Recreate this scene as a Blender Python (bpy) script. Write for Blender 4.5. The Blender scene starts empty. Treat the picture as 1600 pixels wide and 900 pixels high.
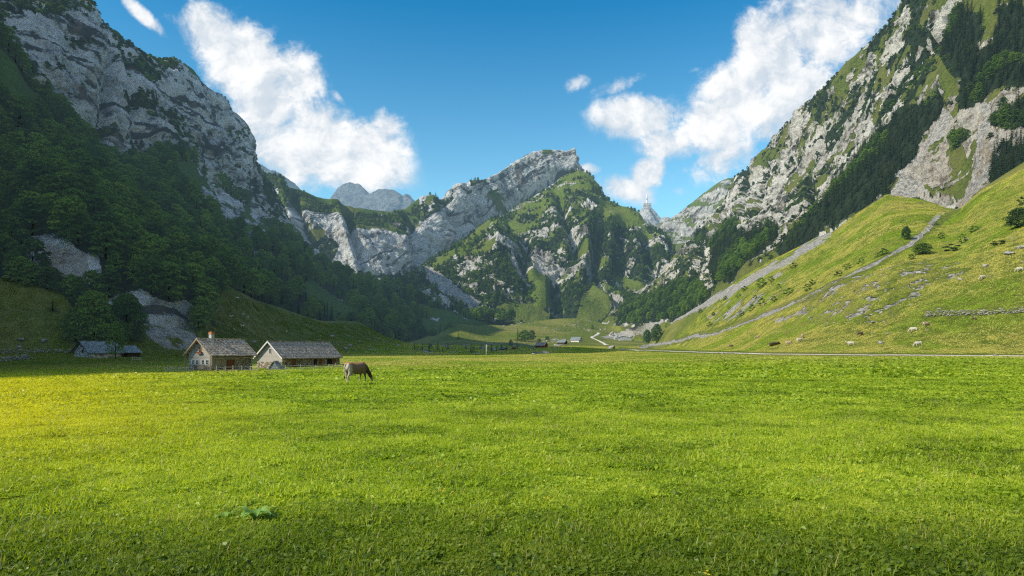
import bpy, bmesh, math, random
import numpy as np
from mathutils import Vector, Matrix
R = math.radians
SC = bpy.context.scene
COL = SC.collection
F = 1066.67; HZ = 548.0; CAMZ = 2.5
rng = np.random.default_rng(7)
random.seed(7)

# ---------------------------------------------------------------- helpers
def P(px, py, D):
    """world point seen at photo position px,py at forward distance D"""
    return np.array(((px-800)/F*D, D, CAMZ+(HZ-py)/F*D))
def tag(o, label=None, cat=None, group=None, kind=None):
    if label: o["label"] = label
    if cat: o["category"] = cat
    if group: o["group"] = group
    if kind: o["kind"] = kind
    return o
def empty(name, loc=(0,0,0), rz=0, scale=1.0):
    o = bpy.data.objects.new(name, None); COL.objects.link(o)
    o.empty_display_size = 0.2
    o.location = loc; o.rotation_euler = (0,0,rz); o.scale = (scale,)*3
    return o
def link(name, me, parent=None):
    o = bpy.data.objects.new(name, me); COL.objects.link(o)
    if parent is not None: o.parent = parent
    return o
def mesh_np(name, V, Fq, mats=(), smooth=False, mi=None):
    """V (n,3), Fq (m,k) all faces the same size, or a list of such arrays"""
    if not isinstance(Fq, (list, tuple)): Fq = [Fq]
    me = bpy.data.meshes.new(name)
    V = np.asarray(V, dtype=np.float32)
    me.vertices.add(len(V)); me.vertices.foreach_set("co", V.ravel())
    loops = np.concatenate([np.asarray(f, dtype=np.int32).ravel() for f in Fq])
    tot = np.concatenate([np.full(len(f), np.asarray(f).shape[1], dtype=np.int32) for f in Fq])
    start = np.concatenate(([0], np.cumsum(tot)[:-1])).astype(np.int32)
    me.loops.add(len(loops)); me.loops.foreach_set("vertex_index", loops)
    me.polygons.add(len(tot)); me.polygons.foreach_set("loop_start", start)
    me.polygons.foreach_set("loop_total", tot)
    for m in mats: me.materials.append(m)
    if mi is not None: me.polygons.foreach_set("material_index", np.asarray(mi, dtype=np.int32))
    me.update(calc_edges=True)
    me.polygons.foreach_set("use_smooth", np.full(len(tot), bool(smooth)))
    return me
class MB:
    """collects simple solids, then makes ONE mesh object"""
    def __init__(s): s.v=[]; s.f=[]
    def add(s, vs, fs):
        n=len(s.v); s.v += [tuple(v) for v in vs]; s.f += [tuple(i+n for i in f) for f in fs]; return s
    def box(s, x0,x1,y0,y1,z0,z1, M=None):
        vs=[(x,y,z) for z in (z0,z1) for y in (y0,y1) for x in (x0,x1)]
        if M is not None: vs=[M@Vector(v) for v in vs]
        return s.add(vs, [(0,2,3,1),(4,5,7,6),(0,1,5,4),(2,6,7,3),(0,4,6,2),(1,3,7,5)])
    def hexa(s, vs): # 8 verts: bottom 4 ccw, top 4 ccw
        return s.add(vs, [(3,2,1,0),(4,5,6,7),(0,1,5,4),(1,2,6,5),(2,3,7,6),(3,0,4,7)])
    def prism(s, poly, y0, y1): # poly in xz
        n=len(poly)
        vs=[(x,y0,z) for x,z in poly]+[(x,y1,z) for x,z in poly]
        fs=[tuple(range(n)), tuple(reversed(range(n,2*n)))]+[(i+n,(i+1)%n+n,(i+1)%n,i) for i in range(n)]
        return s.add(vs,fs)
    def bar(s, a, b, w, h=None):
        a=Vector(a); b=Vector(b); h=h or w; d=(b-a); L=d.length; q=d.to_track_quat('X','Z').to_matrix().to_4x4()
        M=Matrix.Translation(a)@q
        return s.box(0,L,-w/2,w/2,-h/2,h/2,M)
    def tube(s, pts, rs, n=7):
        pts=[Vector(p) for p in pts]; base=len(s.v); k=len(pts)
        for i,p in enumerate(pts):
            d=(pts[min(i+1,k-1)]-pts[max(i-1,0)]).normalized()
            u=d.orthogonal().normalized() if i==0 else (u-d*u.dot(d)).normalized()
            w=d.cross(u)
            for j in range(n):
                t=2*math.pi*j/n; s.v.append(tuple(p+(u*math.cos(t)+w*math.sin(t))*rs[i]))
        for i in range(k-1):
            for j in range(n):
                s.f.append((base+i*n+j, base+i*n+(j+1)%n, base+(i+1)*n+(j+1)%n, base+(i+1)*n+j))
        s.f.append(tuple(base+j for j in reversed(range(n)))); s.f.append(tuple(base+(k-1)*n+j for j in range(n)))
        return s
    def mesh(s, name, mat, smooth=False):
        me=bpy.data.meshes.new(name); me.from_pydata([tuple(v) for v in s.v],[],s.f); me.materials.append(mat); me.update()
        if smooth: me.polygons.foreach_set("use_smooth",[True]*len(me.polygons))
        return me
    def build(s, name, mat, parent=None, smooth=False, bevel=0):
        o=link(name, s.mesh(name,mat,smooth), parent)
        if bevel:
            b=o.modifiers.new("bevel",'BEVEL'); b.width=bevel; b.segments=2; b.limit_method='ANGLE'
        return o

# ---------------------------------------------------------------- noise
_T = np.random.default_rng(3).uniform(-1,1,(64,64,64)).astype(np.float32)
_ROT = np.array([[0.80,0.36,-0.48],[-0.60,0.48,-0.64],[0.0,0.80,0.60]],dtype=np.float64)
def vnoise(p):
    q=np.floor(p); f=(p-q).astype(np.float32); i=q.astype(np.int64)&63
    f=f*f*f*(f*(f*6-15)+10); j=(i+1)&63
    x0,y0,z0=i[...,0],i[...,1],i[...,2]; x1,y1,z1=j[...,0],j[...,1],j[...,2]
    fx,fy,fz=f[...,0],f[...,1],f[...,2]
    def L(a,b,t): return a+(b-a)*t
    return L(L(L(_T[x0,y0,z0],_T[x1,y0,z0],fx),L(_T[x0,y1,z0],_T[x1,y1,z0],fx),fy),
             L(L(_T[x0,y0,z1],_T[x1,y0,z1],fx),L(_T[x0,y1,z1],_T[x1,y1,z1],fx),fy),fz)
def fbm(p, wl, octs=5, gain=0.5, ridged=False, off=0.0):
    """wl = wavelength of the first octave in the units of p; output about -1..1"""
    q=p/wl+off+17.3; a=1.0; s=0; t=0
    for _ in range(octs):
        n=vnoise(q)
        if ridged: n=1-2.6*np.abs(n)
        s=s+a*n; t+=a; a*=gain; q=(q@_ROT.T)*2.03+5.7
    return s/t*(1.6 if not ridged else 1.0)
def sstep(a,b,x):
    t=np.clip((x-a)/(b-a),0,1); return t*t*(3-2*t)
def inpoly(poly, x, y):
    r=np.zeros(x.shape,bool); n=len(poly); j=n-1
    for i in range(n):
        xi,yi=poly[i]; xj,yj=poly[j]
        if yi!=yj:
            c=((yi>y)!=(yj>y))&(x<(xj-xi)*(y-yi)/(yj-yi)+xi); r^=c
        j=i
    return r

# ---------------------------------------------------------------- terrain sheets
def smooth1(a,k):
    if k<2: return a
    w=np.hanning(2*k+3)[1:-1]; w/=w.sum()
    return np.convolve(np.pad(a,(k,k),'edge'),w,'valid')
def cubic_rows(Y, ts):
    """Y (n,cols) values at integer rows; evaluate at ts with monotone hermite"""
    n=Y.shape[0]; d=np.diff(Y,axis=0); m=np.zeros_like(Y)
    if n>2:
        a,b=d[:-1],d[1:]; ok=(a*b)>0
        m[1:-1]=np.where(ok,2*a*b/np.where(ok,a+b,1),0)
    m[0]=d[0]; m[-1]=d[-1]
    i=np.clip(np.floor(ts).astype(int),0,n-2); t=(ts-i)[:,None]
    h00=2*t**3-3*t**2+1; h10=t**3-2*t**2+t; h01=-2*t**3+3*t**2; h11=t**3-t**2
    return h00*Y[i]+h10*m[i]+h01*Y[i+1]+h11*m[i+1]
SHEETS={}
def rocktone(W,c,py,px,dip,tw,bw=0.28):
    """light and dark of the bare rock: bedding bands, vertical water streaks, stains"""
    a=R(dip); wob=fbm(W,90*tw,3,off=4)
    B=np.stack([(W[...,0]*math.cos(a)+W[...,2]*math.sin(a))*0.09,W[...,1]*0.09,-W[...,0]*math.sin(a)+W[...,2]*math.cos(a)+wob*16*min(tw,1.3)],-1)
    bed=fbm(B,11*tw,6,0.66,off=6)
    streak=fbm(W*np.array([1,1,0.16]),9*tw,5,0.62,off=8)
    big=fbm(W,60*tw,5,0.6,off=2)
    crack=fbm(W*np.array([1,1,0.5]),20*tw,6,0.62,ridged=True,off=12)
    fine=fbm(W,4.5*tw,4,0.7,off=13)
    crack2=fbm(B*np.array([3,3,1.0]),7*tw,5,0.65,ridged=True,off=15)
    bl=fbm(B*np.array([1,1,1.0]),13*tw,5,0.6,ridged=True,off=21)
    return 0.585+bw*0.35*bed-bw*1.1*sstep(0.35,0.8,bl)+0.10*streak+0.09*big-0.34*sstep(0.34,0.8,crack)-0.22*sstep(0.4,0.85,crack2)+0.20*fine
def cols(a,b,step,a2=None,b2=None,step2=14):
    c=np.arange(a,b+step,step)
    if a2 is not None and a2<a: c=np.concatenate((np.arange(a2,a,step2),c))
    if b2 is not None and b2>b: c=np.concatenate((c,np.arange(c[-1]+step2,b2,step2)))
    return c
def sheet(name, label, mat, px, rows, nper, cover, disp, smk=3, jag=0.0, kind="structure", dip=0.0, tw=1.0, bw=0.28):
    K=len(rows); pyC=np.zeros((K,len(px))); lD=np.zeros((K,len(px)))
    for k,r in enumerate(rows):
        r=sorted(r); xs=[q[0] for q in r]
        py=np.interp(px,xs,[q[1] for q in r]); ld=np.interp(px,xs,[math.log(q[2]) for q in r])
        pyC[k]=smooth1(py,smk if k<K-2 else 0) ; lD[k]=smooth1(ld,max(smk,6))
    ts=np.concatenate([np.arange(n)/n+k for k,n in enumerate(nper)]+[[K-1]])
    py=cubic_rows(pyC,ts); D=np.exp(cubic_rows(lD,ts))
    PX=np.broadcast_to(px,py.shape)
    if jag:
        pz=np.stack([PX,np.zeros_like(PX),np.zeros_like(PX)],-1)
        w=sstep(K-2.6,K-2,ts)[:,None]
        py=py+w*jag*(fbm(pz,23,5,0.6,off=len(name)*1.7))
    W=np.stack([(PX-800)/F*D, D, CAMZ+(HZ-py)/F*D],-1)
    gu=np.gradient(W,axis=0); gv=np.gradient(W,axis=1)
    N=np.cross(gv,gu); N/=np.linalg.norm(N,axis=-1,keepdims=True)+1e-9
    cov=cover(PX,py,W,N,np.broadcast_to(ts[:,None],py.shape))      # dict: green, scree, wood, warm
    W2=disp(W,N,cov,PX,py,np.broadcast_to(ts[:,None],py.shape))
    nr,nc=py.shape
    idx=np.arange(nr*nc).reshape(nr,nc)
    q=np.stack([idx[:-1,:-1],idx[:-1,1:],idx[1:,1:],idx[1:,:-1]],-1).reshape(-1,4)
    me=mesh_np(name,W2.reshape(-1,3),q,[mat],smooth=True)
    ta=me.attributes.new("tone",'FLOAT','POINT'); ta.data.foreach_set("value",rocktone(W,cov,py,PX,dip,tw,bw).astype(np.float32).ravel())
    at=me.attributes.new("cover",'FLOAT_COLOR','POINT')
    c=np.stack([cov['green'],cov['scree'],cov.get('wood',cov['green']*0),cov.get('warm',cov['green']*0)],-1)
    at.data.foreach_set("color",c.astype(np.float32).ravel())
    o=link(name,me); tag(o,label,None,None,kind)
    SHEETS[name]=dict(W=W2,N=N,PX=PX,py=HZ-(W2[...,2]-CAMZ)*F/W2[...,1],cov=cov,ts=ts,
                      px2=800+W2[...,0]*F/W2[...,1],o=o)
    return o
def on(name, px, py, tmax=None):
    """point of a sheet seen at px,py"""
    S=SHEETS[name]; d=(S['px2']-px)**2+(S['py']-py)**2
    if tmax is not None: d=np.where(S['ts'][:,None]<=tmax,d,1e9)
    # prefer nearest surface among candidates
    m=d.min(); c=(d<max(m*1.5,m+0.3)); D=np.where(c,S['W'][...,1],1e9)
    i=np.unravel_index(np.argmin(D),D.shape); w=S['W'][i].copy()
    w[0]+= (px-S['px2'][i])/F*w[1]
    return w
def patches(W, wl, frac, off=0.0, soft=0.12, octs=5):
    """noise patches covering about frac of the area"""
    n=fbm(W,wl,octs,0.6,off=off)
    thr=np.interp(frac,[0,0.1,0.25,0.5,0.75,0.9,1],[1.2,0.42,0.22,0,-0.22,-0.42,-1.2])
    return sstep(thr-soft,thr+soft,n)
# ---------------------------------------------------------------- materials
class NT:
    def __init__(s, m):
        s.t=m.node_tree; s.t.nodes.clear()
    def n(s, typ, ins=None, **kw):
        x=s.t.nodes.new(typ)
        for k,v in kw.items(): setattr(x,k,v)
        for k,v in (ins or {}).items():
            sk=x.inputs[k]
            if isinstance(v,bpy.types.NodeSocket): s.t.links.new(v,sk)
            else: sk.default_value=v
        return x
    def math(s, op, a, b=None, c=None, clamp=False):
        ins={0:a}
        if b is not None: ins[1]=b
        if c is not None: ins[2]=c
        return s.n('ShaderNodeMath',ins,operation=op,use_clamp=clamp).outputs[0]
    def mix(s, f, a, b, mode='MIX'):
        x=s.n('ShaderNodeMix',data_type='RGBA',blend_type=mode); 
        for k,v in ((0,f),(6,a),(7,b)):
            if isinstance(v,bpy.types.NodeSocket): s.t.links.new(v,x.inputs[k])
            else: x.inputs[k].default_value=v if k==0 or len(v)==4 else (*v,1)
        return x.outputs[2]
    def noise(s, vec, scale, detail=4, rough=0.55, dist=0.0):
        return s.n('ShaderNodeTexNoise',{'Vector':vec,'Scale':scale,'Detail':detail,'Roughness':rough,'Distortion':dist}).outputs['Fac']
    def rng(s, v, a, b, c=0.0, d=1.0):
        return s.n('ShaderNodeMapRange',{0:v,1:a,2:b,3:c,4:d},interpolation_type='SMOOTHSTEP').outputs[0]
    def ramp(s, v, stops):
        x=s.n('ShaderNodeValToRGB',{0:v}); e=x.color_ramp.elements
        while len(e)<len(stops): e.new(0.5)
        for i,(p,c) in enumerate(stops): e[i].position=p; e[i].color=(*c,1) if len(c)==3 else c
        return x.outputs[0]
    def mapping(s, vec, scale=(1,1,1), rot=(0,0,0)):
        return s.n('ShaderNodeMapping',{'Vector':vec,'Scale':scale,'Rotation':rot}).outputs[0]
def newmat(name):
    m=bpy.data.materials.new(name); m.use_nodes=True; return m, NT(m)
def out(nt, sh): nt.n('ShaderNodeOutputMaterial',{0:sh})
def bsdf(nt, col, rough=0.9, bump=None, bstr=0.5, bdist=0.1, spec=0.2, metal=0.0):
    ins={'Base Color':col,'Roughness':rough,'Specular IOR Level':spec,'Metallic':metal}
    if not isinstance(col,bpy.types.NodeSocket) and len(col)==3: ins['Base Color']=(*col,1)
    if bump is not None:
        ins['Normal']=nt.n('ShaderNodeBump',{'Height':bump,'Strength':bstr,'Distance':bdist}).outputs[0]
    return nt.n('ShaderNodeBsdfPrincipled',ins).outputs[0]
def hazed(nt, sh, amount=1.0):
    """aerial perspective: haze painted as a bluish glow mixed into the material, growing with distance from the meadow"""
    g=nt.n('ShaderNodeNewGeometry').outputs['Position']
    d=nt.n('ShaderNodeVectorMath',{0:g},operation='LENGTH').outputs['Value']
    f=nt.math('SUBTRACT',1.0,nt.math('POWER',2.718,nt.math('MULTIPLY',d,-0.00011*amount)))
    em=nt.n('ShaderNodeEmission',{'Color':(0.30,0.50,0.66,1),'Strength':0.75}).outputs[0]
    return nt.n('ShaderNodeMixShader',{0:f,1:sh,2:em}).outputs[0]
def terrain_mat(name, rock=((0.07,0.075,0.08),(0.30,0.31,0.32),(0.56,0.56,0.55)), dip=0.0, grass=((0.035,0.075,0.012),(0.10,0.16,0.022)),
                dry=(0.23,0.20,0.06), fine=1.0, haze=1.0, warmc=(0.46,0.36,0.25), strata=1.0, dryamt=0.5, wood=(0.022,0.034,0.014)):
    m,nt=newmat(name)
    pos=nt.n('ShaderNodeTexCoord').outputs['Object']
    at=nt.n('ShaderNodeAttribute',attribute_name="cover")
    sep=nt.n('ShaderNodeSeparateColor',{0:at.outputs['Color']}); g,s,w=sep.outputs[0],sep.outputs[1],sep.outputs[2]; warm=at.outputs['Alpha']
    # rock : bedding and streak tone is a surface attribute, fine grain is noise
    tone=nt.n('ShaderNodeAttribute',attribute_name="tone").outputs['Fac']
    nf=nt.noise(pos,0.55*fine,5,0.72)
    t=nt.math('ADD',tone,nt.math('MULTIPLY',nt.math('SUBTRACT',nf,0.5),0.55))
    rk=nt.ramp(t,[(0.30,rock[0]),(0.45,rock[1]),(0.66,rock[2])])
    st=nt.rng(nt.noise(pos,0.05*fine,3),0.54,0.70)
    rk=nt.mix(nt.math('MULTIPLY',st,0.35),rk,warmc)
    rk=nt.mix(nt.math('MULTIPLY',warm,0.8),rk,nt.mix(nt.rng(nf,0.3,0.7),tuple(c*0.55 for c in warmc),tuple(c*1.25 for c in warmc)))
    # scree
    sv=nt.n('ShaderNodeTexVoronoi',{'Vector':pos,'Scale':0.9*fine}).outputs['Color']
    sc=nt.mix(nt.n('ShaderNodeSeparateColor',{0:sv}).outputs[0],(0.28,0.265,0.235),(0.74,0.70,0.62))
    # grass
    n1=nt.noise(pos,0.02,3,0.6); n2=nt.noise(pos,0.35,5,0.7); n3=nt.noise(pos,2.2,3,0.7)
    ter=nt.noise(nt.mapping(pos,(0.5,0.5,1.0)),0.8,4,0.7)
    gc=nt.mix(nt.rng(nt.math('ADD',nt.math('MULTIPLY',n2,.6),nt.math('MULTIPLY',ter,.4)),0.36,0.62),grass[0],grass[1])
    gc=nt.mix(nt.math('MULTIPLY',nt.rng(n1,0.44,0.62),dryamt),gc,dry)
    gc=nt.mix(nt.math('MULTIPLY',nt.rng(n3,0.42,0.62),0.45),gc,tuple(c*0.45 for c in grass[0]))
    e=nt.noise(pos,0.25*fine,4,0.7)
    def brk(a): return nt.rng(nt.math('ADD',a,nt.math('MULTIPLY',nt.math('SUBTRACT',e,0.5),0.9)),0.38,0.62)
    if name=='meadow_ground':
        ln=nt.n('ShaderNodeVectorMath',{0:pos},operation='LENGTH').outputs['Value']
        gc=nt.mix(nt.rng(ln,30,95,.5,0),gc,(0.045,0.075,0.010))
    col=nt.mix(brk(s),rk,sc); col=nt.mix(brk(g),col,gc)
    col=nt.mix(brk(w),col,nt.mix(nt.rng(n2,0.35,0.65),wood,tuple(c*2.2 for c in wood)))
    gi=nt.math('SUBTRACT',1.0,nt.math('MULTIPLY',brk(g),0.55))
    hb=nt.math('ADD',nt.math('MULTIPLY',nf,1.6),nt.math('MULTIPLY',e,1.0))
    sh=bsdf(nt,col,0.95,nt.math('MULTIPLY',hb,gi),1.0,2.6/fine,0.1)
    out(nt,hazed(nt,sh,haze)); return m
def simple_mat(name, a, b, scale=3.0, rough=0.85, stretch=(1,1,1), bstr=0.4, bdist=0.02, spec=0.2, detail=6, c=None):
    m,nt=newmat(name); pos=nt.n('ShaderNodeTexCoord').outputs['Object']
    v=nt.mapping(pos,stretch); n=nt.noise(v,scale,detail,0.65)
    st=[(0.35,a),(0.62,b)]
    if c: st.append((0.75,c))
    out(nt,bsdf(nt,nt.ramp(n,st),rough,n,bstr,bdist,spec)); return m
def leaf_mat(name, dark, light, trans=0.35, var=0.5, haze=1.0, rough=0.6):
    m,nt=newmat(name)
    oi=nt.n('ShaderNodeObjectInfo').outputs['Random']
    pos=nt.n('ShaderNodeTexCoord').outputs['Object']
    n=nt.noise(pos,2.5,3)
    f=nt.math('ADD',nt.math('MULTIPLY',nt.rng(n,0.35,0.65),1-var),nt.math('MULTIPLY',oi,var))
    c=nt.mix(f,dark,light)
    d=nt.n('ShaderNodeBsdfPrincipled',{'Base Color':c,'Roughness':rough,'Specular IOR Level':0.15}).outputs[0]
    tr=nt.n('ShaderNodeBsdfTranslucent',{'Color':nt.mix(0.5,c,tuple(min(1,x*1.5) for x in light))}).outputs[0]
    sh=nt.n('ShaderNodeMixShader',{0:trans,1:d,2:tr}).outputs[0]
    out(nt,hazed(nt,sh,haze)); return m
# ---------------------------------------------------------------- terrain
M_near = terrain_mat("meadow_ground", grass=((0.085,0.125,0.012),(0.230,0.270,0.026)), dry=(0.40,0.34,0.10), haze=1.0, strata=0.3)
M_left = terrain_mat("shaded_limestone", rock=((0.10,0.105,0.11),(0.50,0.51,0.52),(0.86,0.86,0.85)), grass=((0.040,0.090,0.014),(0.13,0.22,0.035)), dryamt=0.15, fine=0.8)
M_slab = terrain_mat("tilted_limestone", rock=((0.13,0.13,0.13),(0.48,0.48,0.465),(0.86,0.84,0.80)), dip=32, fine=0.40)
M_mid = terrain_mat("wooded_limestone", rock=((0.10,0.10,0.085),(0.44,0.42,0.36),(0.80,0.77,0.68)), dip=-35, fine=0.5, strata=0.6, grass=((0.055,0.095,0.012),(0.20,0.26,0.036)), dryamt=0.25)
M_right = terrain_mat("pale_limestone", rock=((0.12,0.115,0.095),(0.48,0.455,0.39),(0.84,0.80,0.70)), dip=50, fine=0.7, strata=0.45, grass=((0.060,0.090,0.012),(0.18,0.215,0.035)), dryamt=0.4)
M_far = terrain_mat("far_haze_tinted_rock", rock=((0.10,0.12,0.14),(0.22,0.25,0.27),(0.40,0.41,0.41)), fine=0.12, strata=0.3, haze=1.2)  # distance haze painted into the rock colour as a blue tint
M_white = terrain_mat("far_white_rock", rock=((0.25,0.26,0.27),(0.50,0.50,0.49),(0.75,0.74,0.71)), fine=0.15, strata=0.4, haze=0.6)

# valley floor + meadow slopes up to the feet of the mountains
def XS(px,X,z):
    D=abs(X)*F/abs(px-800); return (px,HZ-(z-CAMZ)*F/D,D)
def zrow(z,D): return HZ-(z-CAMZ)*F/D
PXF=cols(-60,1660,2.2,-9000,9000,60)
rowsF=[
 [(-9000,zrow(0,1),1),(-600,zrow(0,2.5),2.5),(2200,zrow(0,2.5),2.5),(9000,zrow(0,1),1)],
 [XS(-9000,-27,0),XS(-2500,-26,0),(-600,zrow(0,8),8),(2200,zrow(0,8),8),XS(9000,25,0)],
 [XS(-9000,-55,0),XS(-2500,-62,0),(-600,zrow(0,22),22),(2200,zrow(0,22),22),XS(9000,50,0)],
 [XS(-9000,-73,0),XS(-2500,-87,0),XS(-600,-72,0),(0,zrow(0,55),55),(900,zrow(0,55),55),(1600,zrow(.2,55),55),XS(2200,68,.4),XS(9000,70,.4)],
 [XS(-9000,-91,0),XS(-2500,-100,0),XS(-600,-105,0),(0,zrow(-1.2,115),115),(250,580.5,120),(400,580.5,120),(540,578,120),(750,574,120),(900,572,120),(1200,563,110),(1600,566,90),XS(2200,88,1),XS(9000,85,1)],
 [XS(-9000,-110,1),XS(-2500,-118,1),XS(-600,-120,1),(0,560.5,175),(165,561.5,180),(280,562.8,200),(560,558.6,225),(750,557.2,250),(900,553.5,330),(960,548.5,420),(1100,550.5,260),(1200,553,185),(1434,555,150),(1600,557,140),XS(2200,105,1.5),XS(9000,105,1.5)],
 [XS(-9000,-128,2),XS(-2500,-136,2),XS(-600,-135,2),(0,549,200),(120,550,210),(225,549,215),(300,553,245),(450,555,300),(560,553.5,330),(750,552.3,400),(830,548,500),(900,536,640),(960,529,850),(1000,531,850),(1030,541,620),(1100,546,330),(1200,547,215),(1434,543,172),(1600,545,158),XS(2200,120,3),XS(9000,120,3)],
 [XS(-9000,-147,10),XS(-2500,-152,10),XS(-600,-152,11),(0,497,212),(60,500,217),(110,512,221),(230,528,230),(320,538,262),(330,510,300),(440,526,360),(560,538,430),(680,541,520),(760,537,600),(850,519,800),(900,518,850),(960,514,930),(1000,520,830),(1100,515,470),(1200,487,330),(1300,452,270),(1400,428,245),(1500,425,222),(1600,405,208),XS(2200,156,30),XS(9000,156,30)],
 [XS(-9000,-165,28),XS(-2500,-173,28),XS(-600,-176,28),(-100,415,225),(0,431,235),(60,442,238),(100,462,240),(125,500,236),(165,515,238),(230,508,246),(275,512,258),(308,520,278),(314,502,288),(322,484,296),(328,465,305),(336,444,322),(365,461,352),(422,479,400),(458,492,430),(507,504,480),(560,505,530),(600,521,580),(640,532,640),(680,527,690),(720,505,760),(760,508,840),(800,507,900),(850,500,950),(900,497,960),(940,504,960),(960,506,950),(985,512,850),(1010,508,780),(1050,502,700),(1100,474,610),(1160,432,560),(1200,408,540),(1275,372,510),(1303,361,495),(1340,332,480),(1385,304,460),(1440,309,440),(1480,322,425),(1504,322,400),(1530,300,380),(1560,284,365),(1600,262,350),XS(2200,262,98),XS(9000,262,98)],
 [XS(-9000,-185,26),XS(-2500,-190,26),XS(-600,-195,26),(0,445,250),(100,475,255),(165,530,250),(308,535,290),(333,455,335),(507,520,500),(680,545,710),(850,520,980),(960,525,980),(1050,520,730),(1200,425,560),(1385,322,480),(1504,340,420),(1600,280,370),XS(2200,280,95),XS(9000,280,95)],
]
def lineD(pts,x,y):
    """distance in photo px to a polyline (terrain cover outlines are traced on the nominal surface)"""
    d=np.full(x.shape,1e9)
    for (x0,y0),(x1,y1) in zip(pts[:-1],pts[1:]):
        dx,dy=x1-x0,y1-y0; t=np.clip(((x-x0)*dx+(y-y0)*dy)/(dx*dx+dy*dy+1e-9),0,1)
        d=np.minimum(d,np.hypot(x-x0-t*dx,y-y0-t*dy))
    return d
def ground_bumps(x,y):
    p=np.stack([x,y,np.zeros_like(x)],-1)
    return 0.05*fbm(p,2.2,3)+0.10*fbm(p,9,2)*sstep(10,60,np.hypot(x,y))
STREAM=[(1000,543),(1060,532),(1120,517),(1200,489),(1260,464),(1320,438),(1370,412),(1410,389),(1430,377),(1455,358),(1480,338),(1500,322)]
STREAM2=[(1050,503),(1110,478),(1170,442),(1200,425),(1240,405),(1275,382),(1295,370)]
def coverF(px,py,W,N,t):
    wig=6*fbm(W,18,4); x=px+wig; y=py+wig*0.5
    g=np.ones(px.shape); s=np.zeros(px.shape); wd=np.zeros(px.shape); wm=np.zeros(px.shape)
    d=lineD(STREAM,px,py); s=np.maximum(s,1-sstep(1.0,2.4+3.2*sstep(1000,1400,px)*(py<430)+1.0,d+2*fbm(W,7,3)))
    d=lineD(STREAM2,px,py+4); s=np.maximum(s,(1-sstep(3,9,d+4*fbm(W,14,3)))*0.9)
    pol=[(1100,492),(1170,455),(1222,425),(1240,430),(1225,455),(1190,470),(1150,490),(1120,505)]
    s=np.maximum(s,inpoly(pol,x,y)*patches(W,14,0.42,3))
    pol=[(1000,508),(1055,478),(1066,474),(1064,492),(1040,503),(1010,522),(970,532),(940,528)]
    s=np.maximum(s,inpoly(pol,x,y)*0.9)
    pol=[(1300,440),(1460,400),(1520,420),(1440,470),(1380,500),(1270,505),(1250,475)]
    s=np.maximum(s,inpoly(pol,x+5*wig,y+2*wig)*patches(W,3,0.12,5))
    pol=[(1205,502),(1260,485),(1262,492),(1215,506)]
    s=np.maximum(s,inpoly(pol,x,y)*0.8)
    pol=[(226,506),(250,507),(275,512),(305,522),(318,534),(300,549),(262,545),(232,530)]
    s=np.maximum(s,inpoly(pol,x,y)*patches(W,8,0.8,5))
    pol=[(640,548),(700,535),(760,536),(870,528),(900,535),(850,552),(660,556)]
    s=np.maximum(s,inpoly(pol,x,y)*patches(W,9,0.16,5))
    pol=[(380,500),(520,515),(660,540),(650,550),(430,548),(380,530)]
    s=np.maximum(s,inpoly(pol,x+4*wig,y)*patches(W,6,0.06,8))
    pol=[(780,500),(960,498),(960,515),(860,520),(780,520)]
    s=np.maximum(s,inpoly(pol,x+4*wig,y)*patches(W,6,0.08,8))
    g=g*(1-s)
    return dict(green=g,scree=s,wood=wd,warm=wm)
def dispF(W,N,c,px,py,t):
    D=W[...,1]; W2=W.copy()
    W2[...,2]+=ground_bumps(W[...,0],W[...,1])*(1-sstep(100,160,D))
    far=sstep(120,260,D)*sstep(5.2,6.5,t)
    W2[...,2]+=far*(1.1*fbm(W,45,4)+0.5*c['scree']*fbm(W,4,3)) + far*sstep(6.0,7.5,t)*3.0*fbm(W,90,2)
    W2[...,2]-=c['scree']*0.5*(1-sstep(400,600,D))*far
    return W2
sheet("valley_ground","flat green pasture rising into meadow slopes below the cliffs",M_near,PXF,rowsF,[14,20,28,30,20,16,60,110,6],coverF,dispF,smk=4)

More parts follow.
